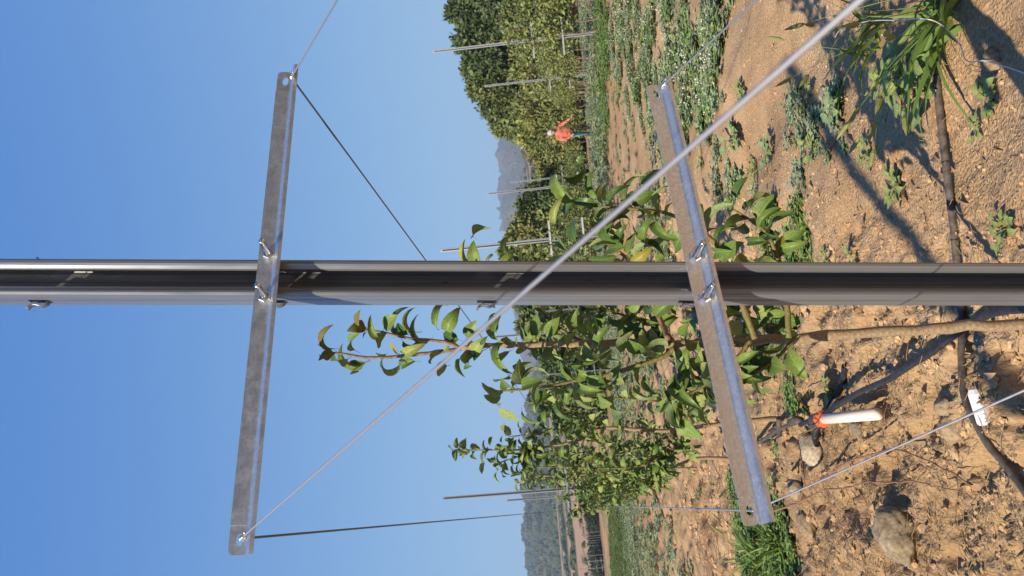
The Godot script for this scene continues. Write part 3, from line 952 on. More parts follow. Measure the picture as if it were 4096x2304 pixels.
	# further trees down the row, the nearer two leaf by leaf
	var labels := ["third pear tree of the near row, with two pale stems", "fourth pear tree of the near row, half hidden by the second", "fifth pear tree of the near row", "sixth pear tree of the near row", "pear tree just before the left-hand post of the near row", "pear tree just beyond the left-hand post of the near row"]
	for i in 12:
		var z := -5.1 - i * 1.55
		var x := -0.2 + 0.278 * (z + 1.6) + rng.randf_range(-0.06, 0.06)
		young_pear(on_ground(x, z), labels[i] + " beyond it" if i == 99 else (labels[i] if i < 6 else NTH[i - 6] + " small pear tree of the near row beyond its left-hand post"), i < 2, (1.45 if i < 3 else 1.12) + rng.randf_range(-0.12, 0.12), "young pear trees of the near row", i)

func young_pear(at: Vector3, label: String, each: bool, tall: float, group: String, seed_: int, tint := Color(0.11, 0.16, 0.042), dense := 1.0, leaf := 0.074):
	var t := thing("pear_tree", label, "tree", at, group)
	rng.seed = 1000 + seed_
	var trunk := PackedVector3Array()
	for k in 7:
		var f := k / 6.0
		trunk.append(Vector3(rng.randfn() * 0.02, f * tall, rng.randfn() * 0.02) * Vector3(1 if k else 0, 1, 1 if k else 0) - (UP * 0.03 if k == 0 else Vector3.ZERO))
	var q := branch(t, "trunk", trunk, 0.0125, 0.002, mats.bark if each else mats.grey_twig)
	var ends := [[q, 0.4, 1.0]]
	for b in 7:
		var f := rng.randf_range(0.28, 0.62)
		var p := q[int(f * (q.size() - 1))]
		var a := b * 2.4 + rng.randf()
		var o := Vector3(cos(a), 0, sin(a)) * rng.randf_range(0.16, 0.34)
		var h := tall * rng.randf_range(0.18, 0.38)
		ends.append([branch(t, "branch", PackedVector3Array([p, p + o * 0.55 + UP * h * 0.3, p + o * 0.9 + UP * h]), 0.006, 0.002, mats.shoot_green), 0.15, 0.6])
	if each:
		for e in ends: leafy(t, e[0], e[1], 80 if e[2] == 1.0 else 31, 0.066)
		filler(t, ends.map(func(e): return e[0]), 240, 0.06)
		return
	var where: Array[Transform3D] = []
	var tints := PackedColorArray()
	for e in ends:
		for i in int((130 if e[2] == 1.0 else 64) * dense):
			var k: float = lerpf(e[1], 0.99, rng.randf()) * (e[0].size() - 1)
			var p: Vector3 = e[0][int(k)]
			var o := Vector3(rng.randfn(), rng.randf_range(-0.5, 0.6), rng.randfn()).normalized()
			where.append(leaf_at(p + o * rng.randf() * 0.03, o, leaf * rng.randf_range(0.8, 1.25), UP + Vector3(rng.randfn(), rng.randfn(), rng.randfn()) * 0.5))
			var g := rng.randf_range(0.7, 1.5)
			tints.append(Color(tint.r * g * rng.randf_range(0.9, 1.2), tint.g * g, tint.b * g))
	tag(put_many("foliage", orchard_leaf(), where, tints, t), "", "", "", "stuff")

func orchard_leaf() -> ArrayMesh:
	if not mats.has("orchard_mesh"):
		var m := ArrayMesh.new()
		var src := leaf_mesh(1.9, 0.45, 0.25, 0.3, 0.0, 4, 2)
		m.add_surface_from_arrays(Mesh.PRIMITIVE_TRIANGLES, src.surface_get_arrays(0))
		m.surface_set_material(0, mats.orchard_leaf)
		mats["orchard_mesh"] = m
	return mats["orchard_mesh"]

func orchard_rows():
	var n := 0
	# right-hand row, from beyond the frame's edge to behind the worker
	for i in 24:
		var z := -11.5 - i * 1.05
		var x := 4.84 + (z + 15.6) * -0.166 + rng.randf_range(-0.1, 0.1)
		young_pear(on_ground(x, z), NTH[i] + " young pear tree of the right-hand row, counted from the frame's edge inwards", false, rng.randf_range(1.2, 2.15), "young pear trees of the right-hand row", 100 + i, Color(0.16, 0.205, 0.06), 0.42, 0.095)
	for i in 20:
		var z := -13.2 - i * 1.15
		var x := 0.8 + (z + 14.2) * -0.225 + rng.randf_range(-0.1, 0.1)
		young_pear(on_ground(x, z), NTH[i] + " young pear tree of the middle row, counted away from the end post", false, rng.randf_range(1.2, 1.7), "young pear trees of the middle row", 200 + i, Color(0.13, 0.18, 0.05), 0.6, 0.085)
	for i in 16:
		var z := -19.0 - i * 1.9
		var x := -1.27 + (z + 21.2) * -0.02 + rng.randf_range(-0.1, 0.1)
		young_pear(on_ground(x, z), NTH[i] + " young pear tree of the back row behind the near tree's leaves, nearest first", false, rng.randf_range(1.1, 1.6), "young pear trees of the back row", 300 + i, Color(0.11, 0.16, 0.045), 0.6, 0.085)
	young_pear(on_ground(4.95, -25.2), "young pear tree standing in front of the worker's legs", false, 1.35, "young pear trees of the right-hand row", 140, Color(0.16, 0.205, 0.06), 0.35, 0.095)
	young_pear(on_ground(4.55, -26.0), "young pear tree just left of the worker", false, 1.6, "young pear trees of the right-hand row", 141, Color(0.16, 0.205, 0.06), 0.45, 0.095)
	young_pear(on_ground(5.45, -24.6), "young pear tree just right of the worker", false, 1.5, "young pear trees of the right-hand row", 142, Color(0.16, 0.205, 0.06), 0.35, 0.095)
	rng.seed = 77

# ---------------------------------------------------------------- other trellis posts
func trellis_post(p: Vector3, label: String, tall := 3.3, turn := 0.2, detail := true):
	var t := thing("trellis_post", label, "post", p, "trellis posts of the orchard rows")
	t.rotation.y = turn
	var st := st_new(false)
	strip(st, PackedVector2Array([Vector2(0.013, 0.0), Vector2(0.025, 0.0), Vector2(0.025, -0.038), Vector2(-0.025, -0.038), Vector2(-0.025, 0.0), Vector2(-0.013, 0.0)]), 0.002, Vector3.ZERO, Vector3.RIGHT, Vector3.BACK, UP, [-0.2, 0.5, 1.0, 1.5, 2.0, 2.5, tall], {})
	put("channel", done(st), mats.far_steel, t)
	if not detail: return
	for y in [0.69, 1.29]:
		var a := st_new(false)
		strip(a, PackedVector2Array([Vector2(0.0, 0.026), Vector2(0.0, 0.0), Vector2(0.017, 0.0), Vector2(0.017, -0.006)]), 0.002, Vector3(-0.35, y, 0.004), Vector3.BACK, UP, Vector3.RIGHT, [0.0, 0.7], {})
		put("cross_arm", done(a), mats.far_steel, t)

func far_posts():
	var p := [484, -1560, 625, -2412, 405, -3022, 274, -2238, 80, -1422, 171, -2935, -325, -1251, -546, -2033, -981, -3548, -2305, -8143, -122, -3694, -179, -6226, -127, -2120, -963, -11928, -591, -5719, -1471, -14758, -483, -4265, -974, -7838, -2284, -16029, -763, -5149, -9931, -31352, -12738, -39629, -13753, -42423, -15647, -47812, -11843, -35846, -10475, -31351, -4254, -12449, -3761, -10866, -3153, -8923, -8211, -22949, -3052, -8418, -7095, -19259, -4455, -11951]
	var labels := ["galvanised post in front of the tall dark trees, nearest of the right-hand row", "galvanised post of the right-hand row between the first post and the worker", "galvanised post seen against the hazy hill, right one of a close pair", "galvanised post seen against the hazy hill, left and taller one of a close pair", "galvanised post with a wide cross arm just right of the end post", "short-looking galvanised post just behind the one right of the end post", "tallest galvanised post left of the pear trees, before the wooded hill", "second post of the near row, just left of the tallest", "third post of the near row, lower than the second", "fourth post of the near row, lowest of the line"]
	for i in p.size() / 2:
		var x: float = p[i * 2] * 0.01
		var z: float = p[i * 2 + 1] * 0.01
		if i < 10:
			trellis_post(on_ground(x, z), labels[i], 3.3, 0.27 if i > 5 else -0.2)
		elif i < 20:
			trellis_post(on_ground(x, z), NTH[i - 10] + " of the galvanised back-row posts glimpsed between the near pear tree's leaves", 3.3, 0.2)
		else:
			var far := Vector2(x, z).length()
			if far > 125.0:
				x *= 125.0 / far
				z *= 125.0 / far
			trellis_post(on_ground(x, z), NTH[i - 20] + " thin far grey post before the dark valley bushes, counted from the near row outwards", 3.3 if far < 126.0 else 3.3 * lerpf(0.5, 0.85, 125.0 / far), 0.2, far < 100.0)
	trellis_post(on_ground(-2.1, 0.47), "galvanised post of the next row on the left, whose blurred shadow crosses the soil", 3.5, 0.2)
	# wires of the right-hand row
	for a in [[Vector3(4.2, 1.05, -11.8), Vector3(6.25, 0.80, -24.1), "upper"], [Vector3(4.2, 0.46, -11.8), Vector3(6.25, 0.22, -24.1), "lower"]]:
		for s in [-0.33, 0.33]:
			var st := st_new()
			var o := Vector3(float(s), 0, 0)
			tube(st, PackedVector3Array([a[0] + o, a[1] + o, a[1] + o + (a[1] - a[0]) * 0.6]), 0.002, 5)
			tag(put("row_wire", done(st), mats.wire_steel), "%s %s row wire between the posts of the right-hand row" % [a[2], "far side" if s > 0 else "near side"], "wire", "wires of the right-hand row")

# ---------------------------------------------------------------- trees behind the orchard
func big_tree(az: float, dist: float, tall: float, wide: float, tint: Color, label: String, low := 0.08, bare := 0.0):
	var x := sin(deg_to_rad(az)) * dist
	var z := -cos(deg_to_rad(az)) * dist
	var t := thing("tree", label, "tree", on_ground(x, z), "trees behind the orchard")
	var limbs := st_new()
	tube(limbs, PackedVector3Array([Vector3(0, -0.2, 0), Vector3(0.05, tall * 0.3, 0), Vector3(-0.05, tall * 0.62, 0.1), Vector3(0, tall * 0.92, 0)]), [wide * 0.05, wide * 0.04, wide * 0.022, 0.01], 7)
	var tips := []
	for i in 16:
		var h := tall * rng.randf_range(low + 0.08, 0.8)
		var a := rng.randf() * TAU
		var o := Vector3(cos(a), 0.55, sin(a)) * wide * rng.randf_range(0.3, 0.5)
		var s := Vector3(0, h, 0)
		tube(limbs, PackedVector3Array([s, s + o * 0.5 + UP * 0.05, s + o]), [wide * 0.018, wide * 0.012, 0.01], 5)
		tips.append(s + o)
	put("trunk", done(limbs), mats.old_bark, t)
	var where: Array[Transform3D] = []
	var tints := PackedColorArray()
	var lobes := []
	for i in 30:
		var h := lerpf(low, 1.0, pow(rng.randf(), 0.75))
		var a := rng.randf() * TAU
		var rad := wide * 0.5 * sqrt(maxf(0.03, 1.0 - pow((h - 0.45) / 0.58, 2.0)))
		lobes.append([Vector3(cos(a) * rad * rng.randf_range(0.4, 0.95), h * tall, sin(a) * rad * rng.randf_range(0.4, 0.95)), wide * rng.randf_range(0.06, 0.20)])
	for i in 14:
		var a := rng.randf() * TAU
		var q := rng.randf()
		lobes.append([Vector3(cos(a) * wide * 0.34 * q, tall * (1.08 - 0.34 * q * q - 0.1 * rng.randf()), sin(a) * wide * 0.34 * q), wide * rng.randf_range(0.03, 0.07)])
	var n := int(900 * (1.0 - bare) * clampf(wide * tall / 20.0, 0.45, 1.6))
	for i in n:
		var l: Array = lobes[rng.randi() % lobes.size()]
		var d := Vector3(rng.randfn(), rng.randfn() * 0.85, rng.randfn()).normalized()
		var p: Vector3 = l[0] + d * l[1] * (pow(rng.randf(), 0.4) if rng.randf() > 0.2 else rng.randf_range(1.0, 2.0))
		if p.y < 0.1: continue
		var s := rng.randf_range(0.4, 0.95) * clampf(dist / 45.0, 0.6, 1.2)
		where.append(Transform3D(Basis.from_euler(Vector3(rng.randf() * TAU, rng.randf() * TAU, rng.randf() * TAU)).scaled(Vector3.ONE * s), p))
		var g := rng.randf_range(0.65, 1.4)
		tints.append(Color(tint.r * g * rng.randf_range(0.85, 1.25), tint.g * g, tint.b * g))
	var m := clump_shapes[rng.randi() % 4]
	m.surface_set_material(0, mats.crown_leaf)
	tag(put_many("crown", m, where, tints, t), "", "", "", "stuff")

func tree_belt():
	rng.seed = 99
	var dark := Color(0.065, 0.11, 0.034)
	var mid := Color(0.11, 0.155, 0.045)
	var pale := Color(0.17, 0.205, 0.06)
	big_tree(21.6, 42.0, 5.6, 3.6, dark, "tall dark tree at the right-hand edge behind the orchard")
	big_tree(19.6, 43.0, 5.75, 3.4, dark, "tall dark tree second from the right-hand edge")
	big_tree(17.6, 44.0, 5.7, 3.2, dark, "tall dark tree behind the nearest post of the right-hand row")
	big_tree(15.9, 47.0, 5.75, 3.2, mid, "tall olive-green tree between the two nearest posts of the right-hand row")
	big_tree(14.3, 45.0, 5.65, 2.9, mid, "tall loose-topped tree behind the second post of the right-hand row")
	big_tree(13.0, 46.0, 5.1, 2.6, mid, "tree with a ragged airy top right of the worker", 0.08, 0.25)
	big_tree(11.9, 48.0, 4.9, 2.2, pale, "slim tree reaching over the hill right above the worker", 0.08, 0.3)
	big_tree(18.8, 36.0, 2.9, 3.4, mid, "bushy green shrub in front of the tall dark trees")
	big_tree(15.2, 38.0, 2.8, 3.2, pale, "yellow-green shrub below the olive-green tree")
	big_tree(12.6, 39.0, 2.9, 2.8, pale, "yellow-green shrub behind the worker's right side")
	big_tree(10.9, 42.0, 2.9, 2.6, pale, "low pale shrub behind the worker's head")
	big_tree(9.7, 45.0, 2.75, 2.0, Color(0.16, 0.15, 0.05), "thin yellowish shrub left of the worker", 0.05, 0.4)
	big_tree(8.4, 44.0, 2.2, 2.2, pale, "lowest pale shrub below the hazy hill")
	big_tree(7.0, 45.0, 2.6, 1.9, mid, "small round tree left of the pair of close posts")
	big_tree(6.0, 42.0, 3.4, 1.7, dark, "dark bushy tree below the hill's left shoulder")
	big_tree(5.0, 43.0, 3.5, 1.9, mid, "green tree right of the end post, lower than its neighbour")
	big_tree(3.9, 42.0, 4.1, 2.2, pale, "yellow-green tree right of the end post, taller than its neighbour")
	big_tree(2.7, 43.0, 4.75, 2.2, mid, "tallest green tree just right of the end post")
	big_tree(1.4, 44.0, 4.6, 2.2, mid, "green tree half behind the end post")
	big_tree(0.0, 44.0, 4.3, 2.2, dark, "dark green tree behind the end post")
	big_tree(-1.4, 45.0, 4.1, 2.2, mid, "green tree hidden by the end post's left flank")
	big_tree(-2.6, 44.0, 4.05, 2.2, mid, "green tree just left of the end post")
	big_tree(-4.0, 45.0, 3.6, 2.3, dark, "dark tree behind the near pear tree's stem")
	big_tree(-5.5, 46.0, 3.1, 2.4, dark, "low dark tree left of the near pear tree's stem")
	big_tree(-6.9, 47.0, 2.9, 2.3, mid, "low green tree behind the near pear tree's left branch")
	big_tree(-8.4, 50.0, 3.75, 1.8, dark, "small blue-green tree rising behind the second pear tree")
	big_tree(-9.6, 50.0, 2.6, 2.0, mid, "low tree behind the second pear tree's top")
	# the belt goes on beyond the right-hand edge of the picture and round behind the viewer
	for i in 9:
		big_tree(52.0 + i * 14.0, 13.0 + 1.5 * sin(i * 2.0), 5.6 + 0.6 * cos(i * 3.0), 3.9, dark, NTH[i] + " dark tree of the belt outside the picture, beyond its right-hand side")
	# bushes across the valley on the left
	for i in 14:
		var az := -14.6 - i * 0.62
		big_tree(az, 128.0 + rng.randf_range(-4, 6), rng.randf_range(0.8, 1.5), rng.randf_range(2.6, 3.8), Color(0.040, 0.065, 0.026), NTH[i] + " dark bush behind the far thin posts, counted from the near row outwards", 0.02)
	rng.seed = 78

# ---------------------------------------------------------------- the worker
func nets(bones: Array, lo: Vector3, hi: Vector3, cell: float) -> ArrayMesh:
	var n := Vector3i(((hi - lo) / cell).ceil())
	var f := PackedFloat32Array()
	f.resize((n.x + 1) * (n.y + 1) * (n.z + 1))
	f.fill(1.0)
	var sy := n.x + 1
	var sz := (n.x + 1) * (n.y + 1)
	for b in bones:
		var a: Vector3 = b[0]
		var c: Vector3 = b[1]
		var ra: float = b[2]
		var rc: float = b[3]
		var ax := c - a
		var l2 := maxf(ax.length_squared(), 1e-6)
		var m := maxf(ra, rc) + 0.07
		var p0 := Vector3i(((a.min(c) - Vector3.ONE * m - lo) / cell).floor()).clamp(Vector3i.ZERO, n)
		var p1 := Vector3i(((a.max(c) + Vector3.ONE * m - lo) / cell).ceil()).clamp(Vector3i.ZERO, n)
		for z in range(p0.z, p1.z + 1):
			for y in range(p0.y, p1.y + 1):
				for x in range(p0.x, p1.x + 1):
					var p := lo + Vector3(x, y, z) * cell
					var t := clampf((p - a).dot(ax) / l2, 0.0, 1.0)
					var d := p.distance_to(a + ax * t) - lerpf(ra, rc, t)
					var k := x + y * sy + z * sz
					var e := f[k]
					var h := clampf(0.5 + 0.5 * (e - d) / 0.035, 0.0, 1.0)
					f[k] = lerpf(e, d, h) - 0.035 * h * (1.0 - h)
	var ids := {}
	var v := PackedVector3Array()
	var st := st_new()
	for z in n.z:
		for y in n.y:
			for x in n.x:
				var k := x + y * sy + z * sz
				var any := false
				var s0 := f[k] < 0.0
				for e in [1, sy, sz, 1 + sy, 1 + sz, sy + sz, 1 + sy + sz]:
					if (f[k + e] < 0.0) != s0:
						any = true
						break
				if not any: continue
				var sum := Vector3.ZERO
				var cnt := 0
				for e in [[0, 1], [0, 2], [0, 4], [1, 3], [1, 5], [2, 3], [2, 6], [4, 5], [4, 6], [3, 7], [5, 7], [6, 7]]:
					var ka: int = k + (e[0] & 1) + ((e[0] >> 1) & 1) * sy + ((e[0] >> 2) & 1) * sz
					var kb: int = k + (e[1] & 1) + ((e[1] >> 1) & 1) * sy + ((e[1] >> 2) & 1) * sz
					if (f[ka] < 0.0) != (f[kb] < 0.0):
						var pa := Vector3(e[0] & 1, (e[0] >> 1) & 1, (e[0] >> 2) & 1)
						var pb := Vector3(e[1] & 1, (e[1] >> 1) & 1, (e[1] >> 2) & 1)
						sum += pa.lerp(pb, f[ka] / (f[ka] - f[kb]))
						cnt += 1
				ids[k] = v.size()
				v.append(lo + (Vector3(x, y, z) + sum / cnt) * cell)
	for k in ids:
		for e in [[1, sy, sz], [sy, sz, 1], [sz, 1, sy]]:
			var k2: int = k + e[0]
			if k2 >= f.size(): continue
			if (f[k] < 0.0) == (f[k2] < 0.0): continue
			if not (ids.has(k - e[1]) and ids.has(k - e[2]) and ids.has(k - e[1] - e[2])): continue
			var q := [v[ids[k]], v[ids[k - e[1]]], v[ids[k - e[1] - e[2]]], v[ids[k - e[2]]]]
			if f[k] < 0.0: q.reverse()
			quad(st, q[0], q[1], q[2], q[3])
	return done(st)

func worker():
	var at := on_ground(5.22, -27.6)
	var o := thing("person", "person in a coral red top, pale cap and dark trousers working among the right-hand trees", "person", at)
	o.rotation.y = 0.25
	o.scale = Vector3.ONE * 0.94
	var V := func(x: float, y: float, z: float) -> Vector3: return Vector3(x, y, z)
	var hip := Vector3(0, 0.88, 0)
	var chest := Vector3(0, 1.26, 0.06)
	var neck := Vector3(0, 1.42, 0.10)
	var head := Vector3(0.0, 1.56, 0.15)
	var hands := [Vector3(-0.28, 0.90, 0.30), Vector3(0.36, 0.98, 0.26)]
	var elbows := [Vector3(-0.32, 1.10, 0.08), Vector3(0.34, 1.12, 0.10)]
	var shoulders := [Vector3(-0.185, 1.37, 0.05), Vector3(0.185, 1.37, 0.05)]
	var knees := [Vector3(-0.12, 0.47, 0.06), Vector3(0.11, 0.48, 0.03)]
	var feet := [Vector3(-0.14, 0.07, -0.02), Vector3(0.13, 0.07, -0.03)]
	var body := [[hip, chest, 0.12, 0.13], [chest, neck, 0.10, 0.055], [neck, head, 0.05, 0.05], [head, head + Vector3(0, 0.06, -0.01), 0.085, 0.09], [head + Vector3(0, -0.05, 0.05), head + Vector3(0, -0.02, 0.07), 0.05, 0.03], [head + Vector3(0, 0.0, 0.10), head + Vector3(0, 0.025, 0.085), 0.016, 0.012], [head + Vector3(-0.085, 0.02, 0), head + Vector3(-0.085, -0.01, 0), 0.018, 0.014], [head + Vector3(0.085, 0.02, 0), head + Vector3(0.085, -0.01, 0), 0.018, 0.014]]
	var shirt := [[hip + Vector3(-0.06, 0.06, 0), chest + Vector3(-0.07, 0, 0), 0.135, 0.14], [hip + Vector3(0.06, 0.06, 0), chest + Vector3(0.07, 0, 0), 0.135, 0.14], [shoulders[0], shoulders[1], 0.085, 0.085]]
	var legs := [[hip + Vector3(-0.06, -0.02, 0), hip + Vector3(0.06, -0.02, 0), 0.13, 0.13]]
	for s in 2:
		body.append_array([[shoulders[s], elbows[s], 0.05, 0.04], [elbows[s], hands[s], 0.038, 0.026], [hip, knees[s], 0.08, 0.055], [knees[s], feet[s], 0.05, 0.036], [feet[s], feet[s] + Vector3(0, -0.03, 0.15), 0.045, 0.035]])
		var d: Vector3 = (hands[s] - elbows[s]).normalized()
		var across := d.cross(UP).normalized()
		body.append([hands[s], hands[s] + d * 0.07, 0.034, 0.034])
		for k in 4:
			var b: Vector3 = hands[s] + d * 0.08 + across * (k - 1.5) * 0.021
			body.append([b, b + d * (0.05 + 0.012 * (1 - absf(k - 1.5) * 0.6)) - UP * 0.02, 0.010, 0.008])
		body.append([hands[s] + d * 0.02 + across * 0.035, hands[s] + d * 0.07 + across * 0.06 - UP * 0.01, 0.011, 0.009])
		shirt.append_array([[shoulders[s], elbows[s], 0.075, 0.058], [elbows[s], elbows[s].lerp(hands[s], 0.82), 0.055, 0.045]])
		legs.append_array([[hip + Vector3(-0.08 if s == 0 else 0.08, -0.03, 0), knees[s], 0.10, 0.075], [knees[s], feet[s] + Vector3(0, 0.03, 0), 0.072, 0.065]])
	put("body", nets(body, Vector3(-0.55, -0.02, -0.25), Vector3(0.6, 1.8, 0.6), 0.016), mats.skin, o)
	put("top", nets(shirt, Vector3(-0.55, 0.7, -0.25), Vector3(0.6, 1.55, 0.5), 0.02), mats.coral_cloth, o)
	put("trousers", nets(legs, Vector3(-0.4, -0.02, -0.25), Vector3(0.4, 1.1, 0.3), 0.02), mats.dark_cloth, o)
	put("sash", nets([[Vector3(-0.21, 0.86, 0.05), Vector3(-0.20, 0.60, 0.10), 0.03, 0.03], [Vector3(-0.20, 0.60, 0.10), Vector3(-0.17, 0.28, 0.08), 0.03, 0.02]], Vector3(-0.35, 0.15, -0.1), Vector3(-0.05, 1.0, 0.25), 0.02), mats.turquoise_cloth, o)
	put("cap", nets([[head + Vector3(0, 0.07, -0.01), head + Vector3(0, 0.09, -0.01), 0.108, 0.10], [head + Vector3(-0.05, 0.055, 0.10), head + Vector3(0.05, 0.055, 0.10), 0.025, 0.025], [head + Vector3(-0.03, 0.045, 0.15), head + Vector3(0.03, 0.045, 0.15), 0.018, 0.018]], head - Vector3(0.2, 0.1, 0.2), head + Vector3(0.2, 0.3, 0.3), 0.015), mats.cap_cloth, o)

# ---------------------------------------------------------------- weeds
func inside(poly: Array, x: float, z: float) -> bool:
	var hit := false
	var n := poly.size() / 2
	var k := n - 1
	for i in n:
		var xi: float = poly[i * 2] * 0.01
		var zi: float = poly[i * 2 + 1] * 0.01
		var xk: float = poly[k * 2] * 0.01
		var zk: float = poly[k * 2 + 1] * 0.01
		if (zi > z) != (zk > z) and x < (xk - xi) * (z - zi) / (zk - zi) + xi: hit = not hit
		k = i
	return hit

func patch(called: String, poly: Array, n: int, size: float, m: Material, tint: Color, gap := -0.1, berries := false):
	var lo := Vector2(1e9, 1e9)
	var hi := -lo
	for i in poly.size() / 2:
		var q := Vector2(poly[i * 2], poly[i * 2 + 1]) * 0.01
		lo = lo.min(q)
		hi = hi.max(q)
	var where := [[], [], []]
	var tints := [PackedColorArray(), PackedColorArray(), PackedColorArray()]
	var dots: Array[Transform3D] = []
	var tries := 0
	var got := 0
	while got < n and tries < n * 12:
		tries += 1
		var x := rng.randf_range(lo.x, hi.x)
		var z := rng.randf_range(lo.y, hi.y)
		if not inside(poly, x + rng.randfn() * size * 1.6, z + rng.randfn() * size * 2.4): continue
		if noise_a.get_noise_2d(x * 1.3 + 50.0, z * 1.3) < gap + rng.randf_range(-0.1, 0.1): continue
		got += 1
		var k := rng.randi() % 3
		var s := size * rng.randf_range(0.6, 1.4)
		where[k].append(Transform3D(Basis(UP, rng.randf() * TAU).scaled(Vector3(s, s * rng.randf_range(0.45, 0.9), s)), on_ground(x, z, -0.005)))
		var g := rng.randf_range(0.65, 1.35)
		tints[k].append(Color(tint.r * g * rng.randf_range(0.85, 1.2), tint.g * g, tint.b * g * rng.randf_range(0.8, 1.2)))
		if berries and rng.randf() < 0.16:
			for e in 3:
				dots.append(Transform3D(Basis.IDENTITY.scaled(Vector3.ONE * rng.randf_range(0.006, 0.012)), on_ground(x + rng.randfn() * size * 0.4, z + rng.randfn() * size * 0.4, size * rng.randf_range(0.5, 0.95))))
	for k in 3:
		var w: Array[Transform3D] = []
		w.assign(where[k])
		var mesh: ArrayMesh = weed_shapes[k].duplicate()
		mesh.surface_set_material(0, m)
		tag(put_many(called, mesh, w, tints[k]), "", "", "", "stuff")
	if dots.size():
		var sp := SphereMesh.new()
		sp.radius = 0.5
		sp.height = 1.0
		sp.radial_segments = 6
		sp.rings = 3
		sp.material = mats.berry
		tag(put_many("weed_berries", sp, dots, PackedColorArray()), "", "", "", "stuff")

func grass_clump(at: Vector3, label: String, blades: int, tall: float, lean: Vector3, wide: float, heads: int):
	var t := thing("grass_clump", label, "grass", at)
	for i in blades + heads:
		var head := i >= blades
		var a := rng.randf() * TAU
		var d := (Vector3(cos(a), 0, sin(a)) * rng.randf_range(0.25, 0.8) + UP * rng.randf_range(0.6, 1.0) + lean).normalized()
		var l := tall * rng.randf_range(0.5, 1.0) * (1.25 if head else 1.0)
		var w: float = wide * rng.randf_range(0.6, 1.1) * (0.16 if head else 1.0)
		var side := d.cross(Vector3(rng.randfn(), 0.6, rng.randfn())).normalized()
		var fall := (Vector3(d.x, 0, d.z).normalized() * 0.5 - UP) * l * rng.randf_range(0.15, 0.6) * (0.5 if head else 1.0)
		var o := Vector3(rng.randfn(), 0, rng.randfn()) * 0.035
		var st := st_new(false)
		var prev := []
		var tip := Vector3.ZERO
		for k in 9:
			var f := k / 8.0
			var c := o + d * l * f + fall * f * f
			var ww := w * (1.0 - f * f) + 0.0004
			var up := side.cross(d).normalized() * ww * 0.35
			var row := [c - side * ww + up, c, c + side * ww + up]
			if prev:
				quad(st, prev[0], row[0], row[1], prev[1])
				quad(st, prev[1], row[1], row[2], prev[2])
			prev = row
			tip = c
		put("stalk" if head else "blade", done(st), mats.grass_green, t)
		if head:
			var sh := st_new(false)
			var dd := (d + fall / l * 1.8).normalized()
			tube(sh, PackedVector3Array([tip, tip + dd * 0.012, tip + dd * 0.035, tip + dd * 0.055]), [0.002, 0.0065, 0.0055, 0.001], 7)
			put("seed_head", done(sh), mats.seed_head, t)

func seedling(at: Vector3, size: float, label: String, grey := false):
	var t := thing("weed", label, "weed", at, "small weeds on bare soil")
	var n := rng.randi_range(4, 8)
	for i in n:
		var a := i * 2.4 + rng.randf()
		var d := Vector3(cos(a) * 0.8, rng.randf_range(0.3, 1.0), sin(a) * 0.8).normalized()
		var st := st_new()
		var tip := d * size * rng.randf_range(0.3, 0.75)
		tube(st, PackedVector3Array([Vector3.ZERO, tip * 0.5 + UP * size * 0.05, tip]), size * 0.018, 4)
		put("stem", done(st), mats.weed_green, t)
		for k in 3:
			var m: ArrayMesh = leaf_shapes[[0, 5, 6][k]]
			var b := a + (k - 1) * 1.1
			var o := put("leaf", m, null, t)
			var from := tip * (0.55 + 0.22 * k)
			o.transform = leaf_at(from, Vector3(cos(b), rng.randf_range(-0.1, 0.5), sin(b)), size * rng.randf_range(0.35, 0.6), UP)
			o.set_surface_override_material(0, mats.leaf_top_c if not grey else mats.leaf_under)
			o.set_surface_override_material(1, mats.leaf_under)

